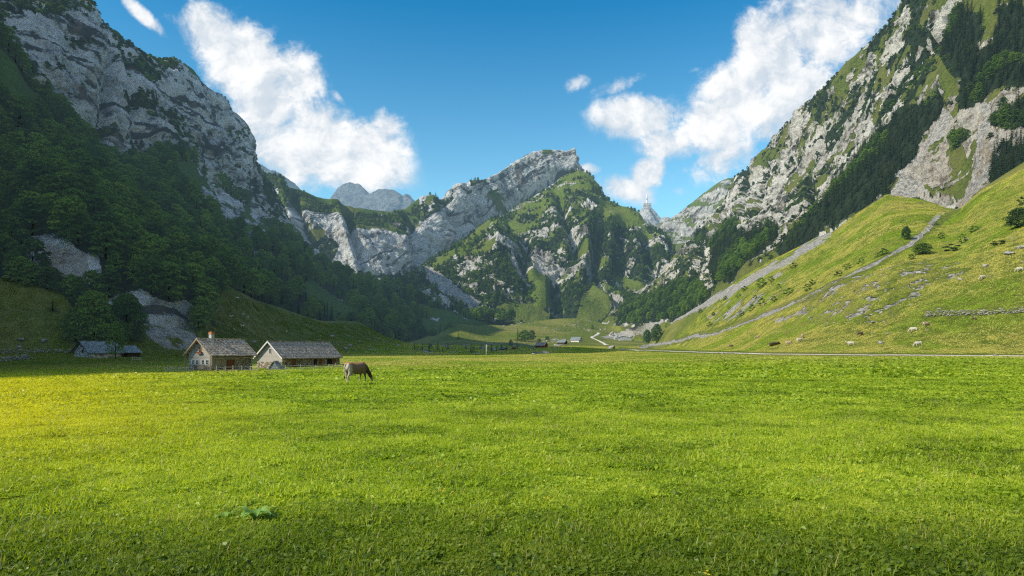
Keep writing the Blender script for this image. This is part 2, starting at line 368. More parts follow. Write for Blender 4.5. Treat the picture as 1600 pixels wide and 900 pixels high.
# left mountain
PXL=cols(-40,800,1.25,-9000,None,40)
E=[q for q in rowsF[8] if -100<=q[0]<=780]
r0=[XS(-9000,-160,18),XS(-2500,-165,18),XS(-600,-170,18)]+[(x,y+13,D*1.03) for x,y,D in E]
rowsL=[
 r0+[(800,530,930)],
 [XS(-9000,-190,48),XS(-2500,-190,48),XS(-600,-190,48),XS(-100,-195,48),(0,398,252),(60,366,262),(100,362,264),(160,392,266),(200,432,268),(250,446,270),(300,456,284),(318,452,296),(333,437,330),(365,455,362),(422,472,415),(458,484,450),(507,495,500),(560,496,560),(600,508,620),(640,520,690),(680,519,760),(720,500,830),(780,503,900)],
 [XS(-9000,-250,100),XS(-2500,-250,100),XS(-600,-250,100),XS(-100,-255,100),(0,235,350),(100,260,365),(160,300,380),(250,350,450),(333,375,520),(400,395,600),(460,420,700),(507,445,760),(560,465,800),(600,475,830),(640,485,850),(700,490,880),(780,500,930)],
 [XS(-9000,-325,172),XS(-2500,-325,172),XS(-600,-325,172),XS(-100,-330,172),(0,62,430),(34,88,440),(50,106,450),(74,142,465),(92,168,480),(112,182,500),(140,213,530),(160,232,550),(190,250,580),(230,266,620),(245,240,640),(280,238,680),(300,262,720),(330,285,790),(370,315,880),(400,340,950),(430,352,960),(450,360,960),(480,392,960),(520,418,950),(560,436,940),(600,446,930),(640,455,930),(700,484,930),(740,501,940),(780,512,960)],
 [XS(-9000,-365,240),XS(-2500,-365,240),XS(-600,-365,240),XS(-100,-370,240),(0,28,475),(50,62,490),(100,96,512),(160,160,590),(200,165,620),(240,170,665),(280,185,710),(320,225,780),(370,262,900),(395,290,980),(410,300,1000),(430,330,1000),(450,348,1000),(480,386,990),(520,414,980),(560,434,965),(600,444,950),(640,453,950),(700,483,945),(740,500,950),(780,511,970)],
 [XS(-9000,-405,268),XS(-3500,-405,268),XS(-2600,-405,318),XS(-1900,-405,362),XS(-1120,-405,388),XS(-280,-405,345),XS(-100,-410,305),(0,-14,533),(40,-6,550),(80,-8,580),(120,-4,620),(134,3,640),(150,17,660),(165,26,675),(180,46,700),(205,66,720),(225,84,745),(240,91,762),(258,94,790),(275,94,810),(288,98,830),(300,110,850),(315,128,870),(330,142,900),(342,148,930),(350,160,950),(362,178,990),(380,190,1030),(390,203,1050),(393,222,1060),(390,240,1070),(396,253,1075),(410,272,1080),(425,290,1080),(436,312,1080),(450,338,1070),(480,380,1040),(520,410,1010),(560,431,990),(600,441,970),(640,450,960),(700,481,955),(740,498,960),(780,509,980)],  # crest out of view at left: heights shaped for its valley shadow
 [XS(-9000,-520,160),XS(-2500,-520,160),XS(-600,-520,160),XS(-100,-525,160),(0,0,660),(200,90,860),(300,130,990),(390,260,1200),(450,360,1190),(560,445,1080),(700,495,1020),(780,525,1030)],
]
CL_ROCK1=[(33,380),(80,360),(100,372),(133,392),(157,397),(165,453),(147,462),(100,465),(67,445),(40,423)]
CL_ROCK2=[(180,462),(220,452),(253,465),(285,460),(305,478),(325,480),(305,540),(200,540),(160,500),(150,475)]
def coverL(px,py,W,N,t):
    wig=9*fbm(W,26,6,0.68); x=px+wig; y=py+wig
    g=np.zeros(px.shape); wd=np.zeros(px.shape); s=np.zeros(px.shape)
    below=1-sstep(2.9,3.05,t+0.06*fbm(W,20,4))
    wd=below*1.0
    # grassy clearings and outcrops in the wood
    clear=patches(W,60,0.25,2)*sstep(0.3,0.8,px/260)
    for pol in ([(0,62),(30,92),(60,130),(95,175),(60,185),(20,150),(-30,120)],[(250,262),(285,250),(320,282),(345,300),(350,330),(310,330),(280,300)],[(330,300),(420,345),(430,380),(390,390),(350,350)],
                [(470,440),(520,455),(560,480),(600,510),(560,500),(500,480)],[(690,485),(760,500),(760,520),(680,522),(640,500)]):
        m=inpoly(pol,x,y)*1.0*(1-inpoly([],x,y)); g=np.maximum(g,m*0.9)
    rk=inpoly([(295,300),(345,300),(375,330),(360,365),(320,360)],x,y)*patches(W,25,0.55,4)
    rk=np.maximum(rk,(inpoly(CL_ROCK1,x,y)|inpoly(CL_ROCK2,x,y))*1.0)
    rk=np.maximum(rk,below*patches(W,30,0.07,9)*sstep(150,260,px))
    g=g*(1-rk)
    wd=wd*(1-g)*(1-rk)
    cliff=(1-below)
    # ledges: grass and dwarf pine on flatter ledges and in marked patches
    led=patches(W*np.array([1,1,2.2]),30,0.07,1)
    for pol,v in (([(158,35),(185,48),(215,75),(240,92),(262,96),(262,120),(225,118),(200,95),(175,90),(168,130),(160,60)],0.6),
                  ([(0,-20),(130,-10),(150,25),(120,22),(90,12),(40,10),(0,25)],0.8),
                  ([(190,140),(235,145),(258,152),(232,170),(195,168)],0.6),([(155,192),(200,198),(198,216),(165,208)],0.45),
                  ([(275,195),(305,220),(300,232),(275,222)],0.7),([(350,205),(385,200),(395,215),(360,222)],0.3),
                  ([(385,245),(410,262),(440,320),(450,345),(425,350),(395,300)],0.8),([(245,94),(278,94),(275,104),(250,100)],1.0),
                  ([(330,250),(360,290),(345,300),(320,262)],0.35),([(205,218),(232,212),(236,250),(214,248)],0.7)):
        m=inpoly(pol,x,y); led=np.where(m,patches(W,16,v,3),led)
    led=np.where(px<-60,patches(W,50,0.4),led)
    wd=np.maximum(wd,led*cliff*0.9*(1-0.5*patches(W,20,0.4,6)))
    g=np.maximum(g,led*cliff*(1-wd)*0.9)
    top=sstep(4.9,5.02,t)*cliff; g=np.maximum(g,top*0.7*(1-wd))
    brown=inpoly([(70,385),(140,395),(142,455),(90,450)],x,y)*1.0
    return dict(green=g,scree=s,wood=wd,warm=brown*0.7,rock=cliff*(1-led)+rk)
def rockdisp(W,N,c,cliffw,big,wl,ledge=0.35,amp_s=1.0,veg=0.6,seed=0.0,dip=None):
    """crags: large buttresses, vertical ribs, bedding ledges, fine fracture"""
    Wb=W.copy()
    if dip is not None:
        a=R(dip); Wb=np.stack([W[...,0]*math.cos(a)-W[...,2]*math.sin(a),W[...,1],W[...,0]*math.sin(a)+W[...,2]*math.cos(a)],-1)
    h=big*fbm(W*np.array([1,1,0.45]),wl,4,0.5,off=seed)
    rib=0.42*big*fbm(W*np.array([1,1,0.3]),wl*0.32,5,0.55,ridged=True,off=seed+3)
    bed=(fbm(Wb*np.array([0.12,0.12,1.0]),wl*0.13,4,0.6,off=seed+5))*ledge*big*0.55
    fine=0.30*big*fbm(W,wl*0.12,5,0.68,ridged=True,off=seed+9)
    v=big*0.10*fbm(W,wl*0.12,3,off=seed+1)
    d=h+cliffw*(rib+bed+fine)*amp_s+(1-cliffw)*(v*veg+0.25*rib)
    return d
def dispL(W,N,c,px,py,t):
    cl=np.clip(c['rock'],0,1)
    scale=np.interp(W[...,1],[200,500,1100],[0.35,0.8,1.2])
    d=rockdisp(W,N,c,cl,12,110,ledge=0.9,seed=1)*scale
    # deep recess (chimney) at the notch and buttress edges
    d-=16*np.exp(-((px-166)/9)**2)*sstep(2.9,3.4,t)*(py>-20)*sstep(3,3.3,t)
    d+=9*np.exp(-((px-140)/16)**2)*sstep(3,3.4,t)
    d-=10*np.exp(-((px-208-0.15*(py-150))/8)**2)*sstep(3,3.4,t)
    edge=1-sstep(4.4,5.0,t)*0.6
    d=d*np.minimum(1,sstep(-0.1,1.0,t))*edge
    n=N.copy(); n[...,1]-=0.3; n/=np.linalg.norm(n,axis=-1,keepdims=True)
    return W+n*d[...,None]
sheet("left_mountain","grey limestone mountain wall over a dark wooded slope at left",M_left,PXL,rowsL,[34,46,120,90,110,10],coverL,dispL,dip=4,tw=1.25,bw=0.62,smk=2,jag=2.0)

# the same mountain side carried on beside and behind the viewpoint
def flank(name,label,mat,sec,y0,y1,cov,seed,hfun):
    ys=np.arange(y1,y0,-4.0); K=len(sec); ts=np.concatenate([np.arange(14)/14+k for k in range(K-1)]+[[K-1]])
    SX=cubic_rows(np.repeat(np.array([[a[0]] for a in sec],float),len(ys),1),ts); SZ=cubic_rows(np.repeat(np.array([[a[1]] for a in sec],float),len(ys),1),ts)
    top=sec[-2][1]; h=np.array([hfun(y) for y in ys]); SZ=np.where(SZ>30,30+(SZ-30)*((h-30)/(top-30))[None,:],SZ)
    Yg=np.broadcast_to(ys,SX.shape); W=np.stack([SX,Yg,SZ],-1)
    gu=np.gradient(W,axis=0); gv=np.gradient(W,axis=1); N=np.cross(gv,gu); N/=np.linalg.norm(N,axis=-1,keepdims=True); N*=np.where(N[...,2:3]<0,-1,1)
    T=np.broadcast_to(ts[:,None],SX.shape); rk=sstep(2.8,3.1,T)*(1-sstep(K-1.6,K-1.2,T))
    W2=W+N*(fbm(W,70,5)*7*sstep(.2,1.5,T))[...,None]
    nr,nc=SX.shape; idx=np.arange(nr*nc).reshape(nr,nc); q=np.stack([idx[:-1,:-1],idx[:-1,1:],idx[1:,1:],idx[1:,:-1]],-1).reshape(-1,4)
    me=mesh_np(name,W2.reshape(-1,3),q,[mat],smooth=True)
    me.attributes.new("tone",'FLOAT','POINT').data.foreach_set("value",rocktone(W,None,None,None,4,1.0).astype(np.float32).ravel())
    wdv=(1-rk)*sstep(.9,1.1,T); c=np.stack([1-rk-wdv,rk*0,wdv,rk*0],-1); me.attributes.new("cover",'FLOAT_COLOR','POINT').data.foreach_set("color",c.astype(np.float32).ravel())
    o=link(name,me); tag(o,label,None,None,"structure"); return W2,T
FL=flank("left_flank","wooded mountain side carrying the left wall on behind the viewpoint",M_left,[(-60,-1),(-150,12),(-190,48),(-250,100),(-325,172),(-365,240),(-405,300),(-520,160)],-420,46,None,1,lambda y:np.interp(y,[-400,-100,0],[270,282,268]))  # unseen ridge, its height shaped to set the shadow edge on the meadow
FR_=flank("right_flank","grassy mountain side carrying the right slope on behind the viewpoint",M_right,[(50,-1),(120,3),(156,30),(262,98),(302,125),(365,245),(437,430),(600,250)],-420,36,None,2,lambda y:430)

# back wall and tilted slab
PXC=cols(380,915,1.15)
rowsC=[
 [(380,470,1250),(560,480,1250),(700,460,1500),(800,390,1750),(860,340,1850),(915,330,1900)],
 [(380,420,1280),(450,400,1280),(500,424,1280),(560,437,1280),(620,436,1350),(655,428,1420),(677,412,1500),(700,390,1600),(716,374,1650),(740,358,1700),(760,352,1720),(788,337,1760),(807,322,1800),(828,308,1830),(860,289,1860),(877,275,1880),(893,268,1890),(901,262,1895),(915,290,1900)],
 [(380,330,1340),(440,330,1340),(470,325,1330),(520,345,1340),(560,352,1360),(600,362,1400),(640,372,1460),(665,372,1520),(700,368,1620),(716,352,1690),(740,335,1740),(760,325,1760),(788,312,1800),(807,303,1830),(828,290,1850),(860,272,1880),(877,266,1895),(893,262,1900),(901,258,1905),(915,288,1920)],
 [(380,300,1400),(430,300,1400),(470,308,1400),(520,330,1410),(560,342,1430),(600,350,1470),(640,352,1530),(670,338,1580),(700,325,1660),(730,305,1730),(760,290,1790),(800,270,1850),(833,255,1880),(865,245,1900),(893,240,1915),(901,236,1920),(915,286,1925)],
 [(380,250,1500),(395,253,1500),(416,271,1500),(448,288,1500),(472,300,1500),(496,308,1510),(528,313,1520),(555,324,1540),(587,329,1560),(611,333,1590),(637,321,1620),(661,309,1650),(688,307,1690),(712,289,1740),(735,281,1770),(757,280,1800),(779,269,1830),(807,251,1870),(833,238,1900),(849,234,1915),(865,233,1925),(878,234,1930),(884,237,1930),(890,234,1930),(899,231,1930),(901,240,1930),(903,263,1930),(915,290,1935)],
 [(380,262,1650),(500,330,1650),(611,350,1720),(700,330,1850),(800,280,2020),(900,262,2080),(915,310,2080)],
]
def coverC(px,py,W,N,t):
    wig=6*fbm(W,60,5,0.6); x=px+wig; y=py+wig*0.8
    top=np.interp(px,[400,448,472,496,528,555,587,611,637],[253,288,300,308,313,324,329,333,321])
    g=patches(W,60,0.06,2); wd=np.zeros(px.shape)
    band=(px<655)*(1-sstep(18,34,py-top+10*fbm(W,70,4,0.6)))
    g=np.maximum(g,band*(px>400)); wd=np.maximum(wd,band*sstep(3,9,py-top+5*fbm(W,30,3))*patches(W,24,0.62,4)*0.95)
    for pol,v in (([(400,262),(430,290),(455,320),(450,345),(420,330),(395,300)],0.75),([(470,340),(500,350),(530,380),(520,415),(480,390)],0.5),([(560,330),(625,345),(650,385),(600,365)],0.7),([(640,330),(665,312),(700,305),(715,292),(700,320),(660,345),(650,335)],0.5),([(735,281),(760,276),(757,286),(735,290)],1),([(655,425),(560,440),(520,425),(560,432),(640,425),(700,400)],0.6)):
        m=inpoly(pol,x,y); g=np.where(m,np.maximum(g,patches(W,22,v,6)),g)
        wd=np.where(m,np.maximum(wd,patches(W,22,v*0.6,8)),wd)
    g=g*(1-wd)
    rk=1-np.clip(g+wd,0,1)
    return dict(green=g,scree=g*0,wood=wd,warm=g*0,rock=rk)
def dispC(W,N,c,px,py,t):
    d=rockdisp(W,N,c,c['rock'],10,150,ledge=1.7,seed=11,dip=32)
    for x0,y0,sl,w,a in ((548,350,0.3,6,22),(700,330,0.5,9,40),(470,340,0.35,7,26),(742,325,0.35,6,22),(640,350,0.3,9,24)):
        u=px-x0-sl*(py-y0); d-=a*np.exp(-(u/w)**2)*sstep(1.0,1.6,t)
        d+=a*0.7*np.exp(-((u+2.2*w)/(1.5*w))**2)*sstep(1.0,1.6,t)
    # undercut along the foot of the slab
    d-=34*sstep(690,760,px)*np.exp(-((t-1.45)/0.45)**2)
    d*=1-0.8*sstep(3.4,4.0,t)
    n=N.copy(); n[...,1]-=0.4; n/=np.linalg.norm(n,axis=-1,keepdims=True)
    return W+n*d[...,None]
sheet("slab_ridge","tilted grey limestone slab ridge rising to a blunt summit prow",M_slab,PXC,rowsC,[8,70,50,60,5],coverC,dispC,dip=33,tw=1.6,bw=0.40,smk=0,jag=1.6)

# green pyramid below the prow
def veg_cover(wl,grassf,woodf,polys,seed):
    def f(px,py,W,N,t):
        wig=5*fbm(W,wl,5,0.6,off=seed); x=px+wig; y=py+wig*0.8
        fg=np.full(px.shape,grassf); fw=np.full(px.shape,woodf); s=np.zeros(px.shape); wm=np.zeros(px.shape)
        for p in polys:
            m=inpoly(p[0],x,y)
            if p[1] is not None: fg=np.where(m,p[1],fg)
            if p[2] is not None: fw=np.where(m,p[2],fw)
            if len(p)>3: s=np.where(m,p[3],s)
            if len(p)>4: wm=np.where(m,p[4],wm)
        n1=fbm(W*np.array([1,1,0.6]),wl*0.7,6,0.74,off=seed+2)*1.15; n2=fbm(W*np.array([1,1,0.55]),wl*0.5,6,0.72,off=seed+7)*1.15
        thr=lambda fr: np.interp(fr,[0,0.1,0.25,0.5,0.75,0.9,1],[1.5,0.42,0.22,0,-0.22,-0.42,-1.5])
        g=sstep(-0.1,0.1,n1-thr(fg)); wd=sstep(-0.1,0.1,n2-thr(fw))
        s=s*sstep(-0.75,-0.15,n1)
        wd=wd*(1-np.clip(s,0,1)); g=g*(1-wd)*(1-np.clip(s,0,1))
        return dict(green=g,scree=s,wood=wd,warm=wm,rock=np.clip(1-g-wd-s,0,1))
    return f
PXP=cols(640,1085,1.15)
rowsP=[
 [(640,540,900),(760,530,930),(850,522,1000),(960,530,1000),(1085,540,1000)],
 [(640,470,1150),(700,470,1080),(760,480,1050),(815,478,1080),(850,470,1090),(900,478,1090),(960,488,1080),(1085,500,1050)],
 [(640,452,1250),(700,440,1180),(760,440,1180),(815,436,1200),(850,430,1210),(880,438,1220),(930,440,1230),(1000,450,1250),(1085,480,1150)],
 [(640,446,1300),(677,420,1400),(700,398,1450),(760,385,1400),(815,368,1380),(870,345,1420),(930,348,1400),(1000,375,1350),(1060,420,1250),(1085,470,1180)],
 [(640,440,1350),(677,413,1460),(700,400,1500),(745,368,1570),(788,340,1640),(807,325,1680),(828,312,1710),(860,294,1750),(877,277,1780),(900,266,1790),(905,263,1790),(919,271,1750),(927,280,1720),(935,288,1700),(940,298,1680),(945,308,1650),(969,320,1600),(983,325,1560),(999,333,1530),(1007,345,1500),(1025,356,1470),(1044,371,1420),(1054,385,1380),(1060,410,1320),(1070,440,1250),(1085,468,1200)],
 [(640,460,1450),(745,400,1700),(860,330,1900),(919,310,1900),(1000,370,1650),(1060,440,1420),(1085,500,1300)],
]
polysP=[
 ([(860,290),(905,262),(930,282),(945,308),(900,300),(850,325),(830,345),(800,372),(790,345)],0.85,0.10),
 ([(940,306),(1000,333),(1010,348),(970,345),(930,330)],0.95,0.08),
 ([(985,345),(1060,390),(1040,372),(1000,360)],0.8,0.3),
 ([(800,375),(870,330),(930,330),(945,420),(900,445),(830,440),(810,405)],0.66,0.50),
 ([(940,350),(1058,375),(1062,420),(1000,425),(940,400)],0.5,0.62),
 ([(925,400),(1060,410),(1040,445),(960,455),(925,440)],0.35,0.38),
 ([(800,395),(860,385),(872,435),(840,432),(808,440)],0.20,0.10,0.0,0.25),
 ([(805,440),(838,428),(862,432),(872,460),(862,478),(830,480),(800,470),(790,460)],1,0.0),
 ([(895,470),(922,445),(935,455),(955,485),(945,505),(905,508),(890,492)],1,0.02),
 ([(862,432),(905,442),(925,425),(940,440),(910,470),(900,500),(880,510),(862,490),(868,465)],0.6,0.85),
 ([(740,520),(778,470),(830,480),(860,505),(850,530),(740,530)],1,0.06),
 ([(640,455),(690,440),(760,470),(770,495),(700,500),(650,475)],0.7,0.35),
 ([(663,418),(690,432),(752,478),(740,484),(700,468),(662,440)],0.2,0.05,0.95),
 ([(925,440),(935,442),(972,474),(968,482),(940,462)],0.1,0.0,1.0),
 ([(877,437),(900,430),(903,440),(885,444)],0.1,0.0,0.8,0.6),
 ([(815,385),(825,385),(828,420),(815,425)],0.1,0.05,0.9,0.5),
]
coverP=veg_cover(70,0.60,0.40,polysP,21)
def dispP(W,N,c,px,py,t):
    d=rockdisp(W,N,c,c['rock'],16,150,ledge=0.5,seed=23,dip=-30,veg=1.0)
    def groove(x0,y0,x1,y1,w,a):
        f=np.interp(py,[y0,y1],[x0,x1]); m=sstep(y0-10,y0+12,py)*(1-sstep(y1-5,y1+12,py))
        return -a*np.exp(-((px-f)/w)**2)*m + a*0.5*np.exp(-((px-f-2.5*w)/(1.6*w))**2)*m+a*0.5*np.exp(-((px-f+2.5*w)/(1.6*w))**2)*m
    d+=groove(942,330,925,440,7,46)+groove(820,370,812,440,7,34)+groove(870,300,905,400,7,22)+groove(1010,360,1020,450,8,25)+groove(925,440,970,480,6,20)+groove(870,430,872,490,10,24)
    d+=30*np.exp(-((px-870)/16)**2-((py-470)/26)**2)*0
    d+=9*np.exp(-((px-832)/24)**2)*sstep(425,470,py)+9*np.exp(-((px-925)/22)**2)*sstep(440,490,py)
    d*=1-0.7*sstep(3.6,4.0,t)
    n=N.copy(); n[...,1]-=0.3; n/=np.linalg.norm(n,axis=-1,keepdims=True)
    return W+n*d[...,None]
sheet("green_peak","steep green and rocky pyramid mountain below the summit prow",M_mid,PXP,rowsP,[6,44,60,80,5],coverP,dispP,dip=-30,tw=1.6,smk=1,jag=1.5)

# spur in front of it
PXS=cols(560,858,1.15)
rowsS=[
 [(560,540,820),(640,540,860),(700,530,880),(760,520,940),(820,515,960),(858,515,980)],
 [(560,485,950),(640,480,960),(700,480,960),(760,482,990),(800,482,1010),(858,500,1010)],
 [(560,460,1000),(600,455,1010),(640,440,1060),(677,435,1100),(700,430,1110),(745,420,1120),(777,410,1120),(800,420,1130),(820,440,1130),(858,480,1100)],
 [(560,452,1030),(600,444,1050),(630,437,1100),(650,428,1150),(665,416,1200),(677,411,1230),(700,392,1270),(722,373,1300),(745,355,1320),(762,343,1330),(777,337,1330),(788,345,1330),(800,362,1320),(812,385,1300),(820,412,1270),(832,445,1230),(858,488,1150)],
 [(560,470,1100),(677,430,1330),(777,370,1460),(820,440,1400),(858,510,1280)],
]
polysS=[
 ([(668,420),(745,354),(777,337),(760,352),(720,385),(690,420)],0.95,0.15),
 ([(690,420),(777,345),(812,390),(822,450),(780,475),(740,470)],0.45,0.68),
 ([(790,360),(815,388),(830,450),(812,455),(800,400)],0.4,0.35),
 ([(600,445),(660,425),(700,470),(760,495),(640,500),(600,470)],0.75,0.42),
 ([(664,420),(690,432),(752,478),(740,484),(700,468),(662,440)],0.15,0.05,0.95),
 ([(645,455),(690,465),(720,485),(690,480)],0.3,0.1,0.7),
 ([(735,452),(770,445),(775,460),(745,468)],0.1,0.1),
 ([(740,500),(800,470),(858,480),(858,530),(700,530)],1,0.08),
]
coverS=veg_cover(60,0.55,0.50,polysS,41)
def dispS(W,N,c,px,py,t):
    d=rockdisp(W,N,c,c['rock'],11,110,ledge=0.5,seed=43,dip=-30,veg=1.0)
    d*=1-0.7*sstep(2.6,3.0,t)
    n=N.copy(); n[...,1]-=0.3; n/=np.linalg.norm(n,axis=-1,keepdims=True)
    return W+n*d[...,None]
sheet("wooded_spur","wooded rocky spur with scree at the foot of the green peak",M_mid,PXS,rowsS,[6,40,60,5],coverS,dispS,dip=-30,tw=1.4,smk=1,jag=1.5)

# right mountain
PXR=cols(935,1660,1.25,None,9000,40)
ER=[q for q in rowsF[8] if q[0]>=985]
TOPR=[(935,512,1010),(950,500,1010),(985,478,1020),(1020,446,1040),(1045,425,1060),(1058,396,1080),(1075,385,1100),(1090,360,1120),(1110,338,1150),(1128,318,1180),(1136,300,1200),(1148,276,1220),(1167,261,1180),(1185,243,1120),(1203,228,1070),(1207,212,1060),(1236,188,980),(1269,155,910),(1299,126,860),(1324,100,815),(1357,67,770),(1387,38,725),(1401,16,710),(1412,-8,700),(1450,-60,670),(1600,-230,580),XS(2200,437,430),XS(9000,437,430)]
rowsR=[
 [(935,540,900),(960,530,940)]+[(x,y+13,D*1.03) for x,y,D in ER if x<2000]+[XS(2200,268,90),XS(9000,268,90)],
 [(935,532,930),(960,512,950),(1000,500,900),(1060,490,780),(1100,466,680),(1160,424,620),(1200,400,590),(1275,362,560),(1303,350,540),(1340,322,520),(1385,296,500),(1440,296,480),(1480,300,460),(1510,290,440),(1540,262,420),(1600,225,400),(1700,150,380),XS(2200,302,125),XS(9000,302,125)],
 [(935,522,970),(960,505,980),(1000,480,950),(1060,450,900),(1100,420,840),(1130,385,800),(1160,370,760),(1200,350,720),(1240,330,690),(1280,300,660),(1330,260,620),(1385,215,590),(1440,190,560),(1480,150,540),(1520,110,510),(1600,50,480),XS(2200,365,245),XS(9000,365,245)],
 [(935,515,1000),(960,500,1005),(1000,466,1010),(1040,435,1030),(1070,395,1050),(1100,365,1080),(1130,325,1100),(1160,295,1060),(1200,262,960),(1240,230,900),(1280,195,840),(1330,140,780),(1385,85,700),(1430,30,660),(1480,-10,620),(1520,-60,590),(1600,-120,540),XS(2200,408,332),XS(9000,408,332)],
 TOPR,
 [(x,y+60,D*1.15) for x,y,D in TOPR],
]
FOREST_R=[
 [(1480,147),(1482,176),(1452,220),(1416,271),(1386,304),(1364,326),(1335,335),(1275,380),(1244,408),(1226,414),(1216,399),(1238,377),(1269,343),(1291,321),(1302,279),(1331,257),(1350,224),(1361,205),(1390,198),(1408,180),(1445,172)],
 [(1135,340),(1148,343),(1154,364),(1179,364),(1195,355),(1219,364),(1219,377),(1198,399),(1179,414),(1160,427),(1142,445),(1120,452),(1111,439),(1107,414),(1114,389),(1101,383),(1117,358)],
 [(970,476),(1027,458),(1055,439),(1083,424),(1104,464),(1098,473),(1064,498),(1042,501),(1011,507),(965,508)],
 [(1086,361),(1105,356),(1101,377),(1088,382)],
 [(1475,59),(1497,18),(1511,18),(1533,29),(1537,48),(1530,73),(1530,92),(1508,121),(1500,128),(1478,95),(1467,88)],
 [(1559,7),(1700,15),(1700,136),(1570,136),(1552,147),(1526,172),(1500,176),(1508,147),(1508,121),(1533,88),(1555,70),(1552,51),(1559,37)],
 [(1552,180),(1600,150),(1700,150),(1700,194),(1570,200),(1548,194)],
 [(1541,264),(1563,227),(1600,220),(1700,200),(1700,240),(1600,264),(1570,284),(1544,295)],
 [(1486,220),(1511,205),(1515,220),(1497,235)],
]
BUSH_R=[
 ([(1401,22),(1420,-10),(1478,-10),(1456,37),(1460,88),(1434,84),(1409,59),(1330,110),(1300,130),(1357,66)],0.62),
 ([(1330,140),(1360,120),(1400,130),(1440,160),(1360,190),(1310,170)],0.5),
 ([(1255,170),(1300,150),(1330,160),(1340,200),(1300,215)],0.45),
 ([(1080,382),(1100,380),(1110,445),(1083,440),(1060,430)],0.6),
]
polysR=[
 ([(1395,312),(1482,172),(1545,150),(1600,140),(1600,262),(1504,325),(1440,315)],0.50,0.07,0.0,0.35),
 ([(1392,312),(1425,265),(1462,215),(1482,172),(1496,190),(1480,222),(1462,262),(1440,300),(1420,318)],0.22,0.04,0.75,0.45),
 ([(1494,326),(1512,290),(1518,250),(1538,160),(1552,165),(1546,215),(1548,255),(1530,285),(1506,326)],0.12,0.03,0.7,0.9),
 ([(1455,235),(1505,200),(1512,290),(1495,305),(1450,305),(1440,270)],0.82,0.05,0.2,0.5),
 ([(1511,-30),(1700,-30),(1559,7),(1559,48),(1533,88),(1533,37),(1507,18)],1.0,0.02),
 ([(1475,95),(1500,106),(1508,154),(1489,158),(1475,125)],0.95,0.05),
 ([(1196,232),(1236,230),(1225,252),(1165,272),(1180,250)],0.95,0.1),
 ([(1236,188),(1269,155),(1299,126),(1357,67),(1375,70),(1310,140),(1290,160),(1240,215)],0.55,0.35),
 ([(1330,240),(1370,230),(1340,300),(1310,330),(1290,330)],0.95,0.1),
 ([(1200,215),(1300,150),(1340,160),(1340,270),(1290,300),(1230,260)],0.20,0.10,0,0.1),
 ([(1070,395),(1085,400),(1100,450),(1090,460),(1072,430)],0.05,0.02),
 ([(1120,270),(1270,240),(1270,340),(1200,352),(1130,340)],0.22,0.30),
 ([(1100,465),(1160,424),(1275,365),(1275,376),(1160,440),(1104,478)],0.9,0.1),
]+[(p,0.5,v) for p,v in BUSH_R]+[(p,0.6,0.96) for p in FOREST_R]
_covR=veg_cover(45,0.36,0.24,polysR,61)
def coverR(px,py,W,N,t):
    return _covR(px,py,W,N,t)
def dispR(W,N,c,px,py,t):
    scale=np.interp(W[...,1],[300,600,1100],[0.6,0.9,1.25])
    d=rockdisp(W,N,c,c['rock'],13,120,ledge=0.55,seed=63,dip=50,veg=1.0)*scale
    def groove(pts,w,a):
        q=lineD(pts,px,py); return -a*np.exp(-(q/w)**2)
    d+=groove([(1168,268),(1160,300),(1150,330)],4,30)+groove([(1195,262),(1180,300),(1172,330)],6,34)+groove([(1255,275),(1265,320)],5,22)+groove([(1480,40),(1455,75)],7,24)+groove([(1290,170),(1282,215),(1278,235)],3,14)+groove([(1392,125),(1395,165)],3,10)+groove([(1120,340),(1105,380),(1088,420),(1068,440)],4,20)
    d*=1-0.65*sstep(3.5,4.0,t); d=d*sstep(0,1,t)
    n=N.copy(); n[...,1]-=0.3; n/=np.linalg.norm(n,axis=-1,keepdims=True)
    return W+n*d[...,None]
sheet("right_mountain","pale sunlit limestone mountain with dark conifer bands at right",M_right,PXR,rowsR,[8,80,100,90,6],coverR,dispR,dip=55,tw=1.1,smk=1,jag=2.0)

# pale green shoulder behind the right mountain
PXH=cols(1000,1260,1.4)
rowsH=[[(1000,470,1600),(1260,460,1600)],[(1000,400,1750),(1080,420,1700),(1260,380,1700)],
 [(1000,385,1900),(1020,363,2000),(1028,352,2050),(1060,331,2150),(1082,315,2200),(1100,300,2250),(1118,288,2300),(1130,280,2300),(1150,275,2350),(1180,262,2400),(1260,250,2500)],
 [(1000,420,2200),(1100,360,2600),(1260,300,2900)]]
coverH=veg_cover(140,0.62,0.08,[([(1070,340),(1130,285),(1150,300),(1100,360)],0.45,0.05)],81)
def dispH(W,N,c,px,py,t):
    d=rockdisp(W,N,c,c['rock'],18,200,ledge=0.6,seed=83,dip=35)*(1-0.7*sstep(1.6,2,t))
    return W+N*d[...,None]
sheet("green_shoulder","pale green rocky shoulder behind the right mountain",M_mid,PXH,rowsH,[40,60,5],coverH,dispH,dip=35,tw=2.0,smk=0,jag=1.2)

def farpeak(name,label,mat,px0,px1,crest,D,base,amp=60,seed=0,cover=None,step=1.2):
    px=cols(px0,px1,step)
    rows=[[(px0,base,D*0.9),(px1,base,D*0.9)],[(x,y,D) for x,y in crest],[(px0,base,D*1.15),(px1,base,D*1.15)]]
    cv=cover or (lambda px,py,W,N,t: dict(green=px*0,scree=px*0,rock=px*0+1.0))
    def dp(W,N,c,px,py,t):
        d=amp*(fbm(W*np.array([1,1,0.5]),D*0.06,5,0.55,ridged=True,off=seed)+0.6*fbm(W,D*0.15,3,off=seed+3))*(1-0.75*sstep(0.7,1.0,t))
        return W+N*d[...,None]
    return sheet(name,label,mat,px,rows,[80,5],cv,dp,smk=0,jag=1.3)
farpeak("far_peak","blue-grey distant peak beyond the saddle",M_far,505,600,[(505,330),(524,303),(532,295),(541,289),(547,287),(553,289),(560,288),(568,293),(577,300),(590,312),(600,325)],6200,350,seed=2)
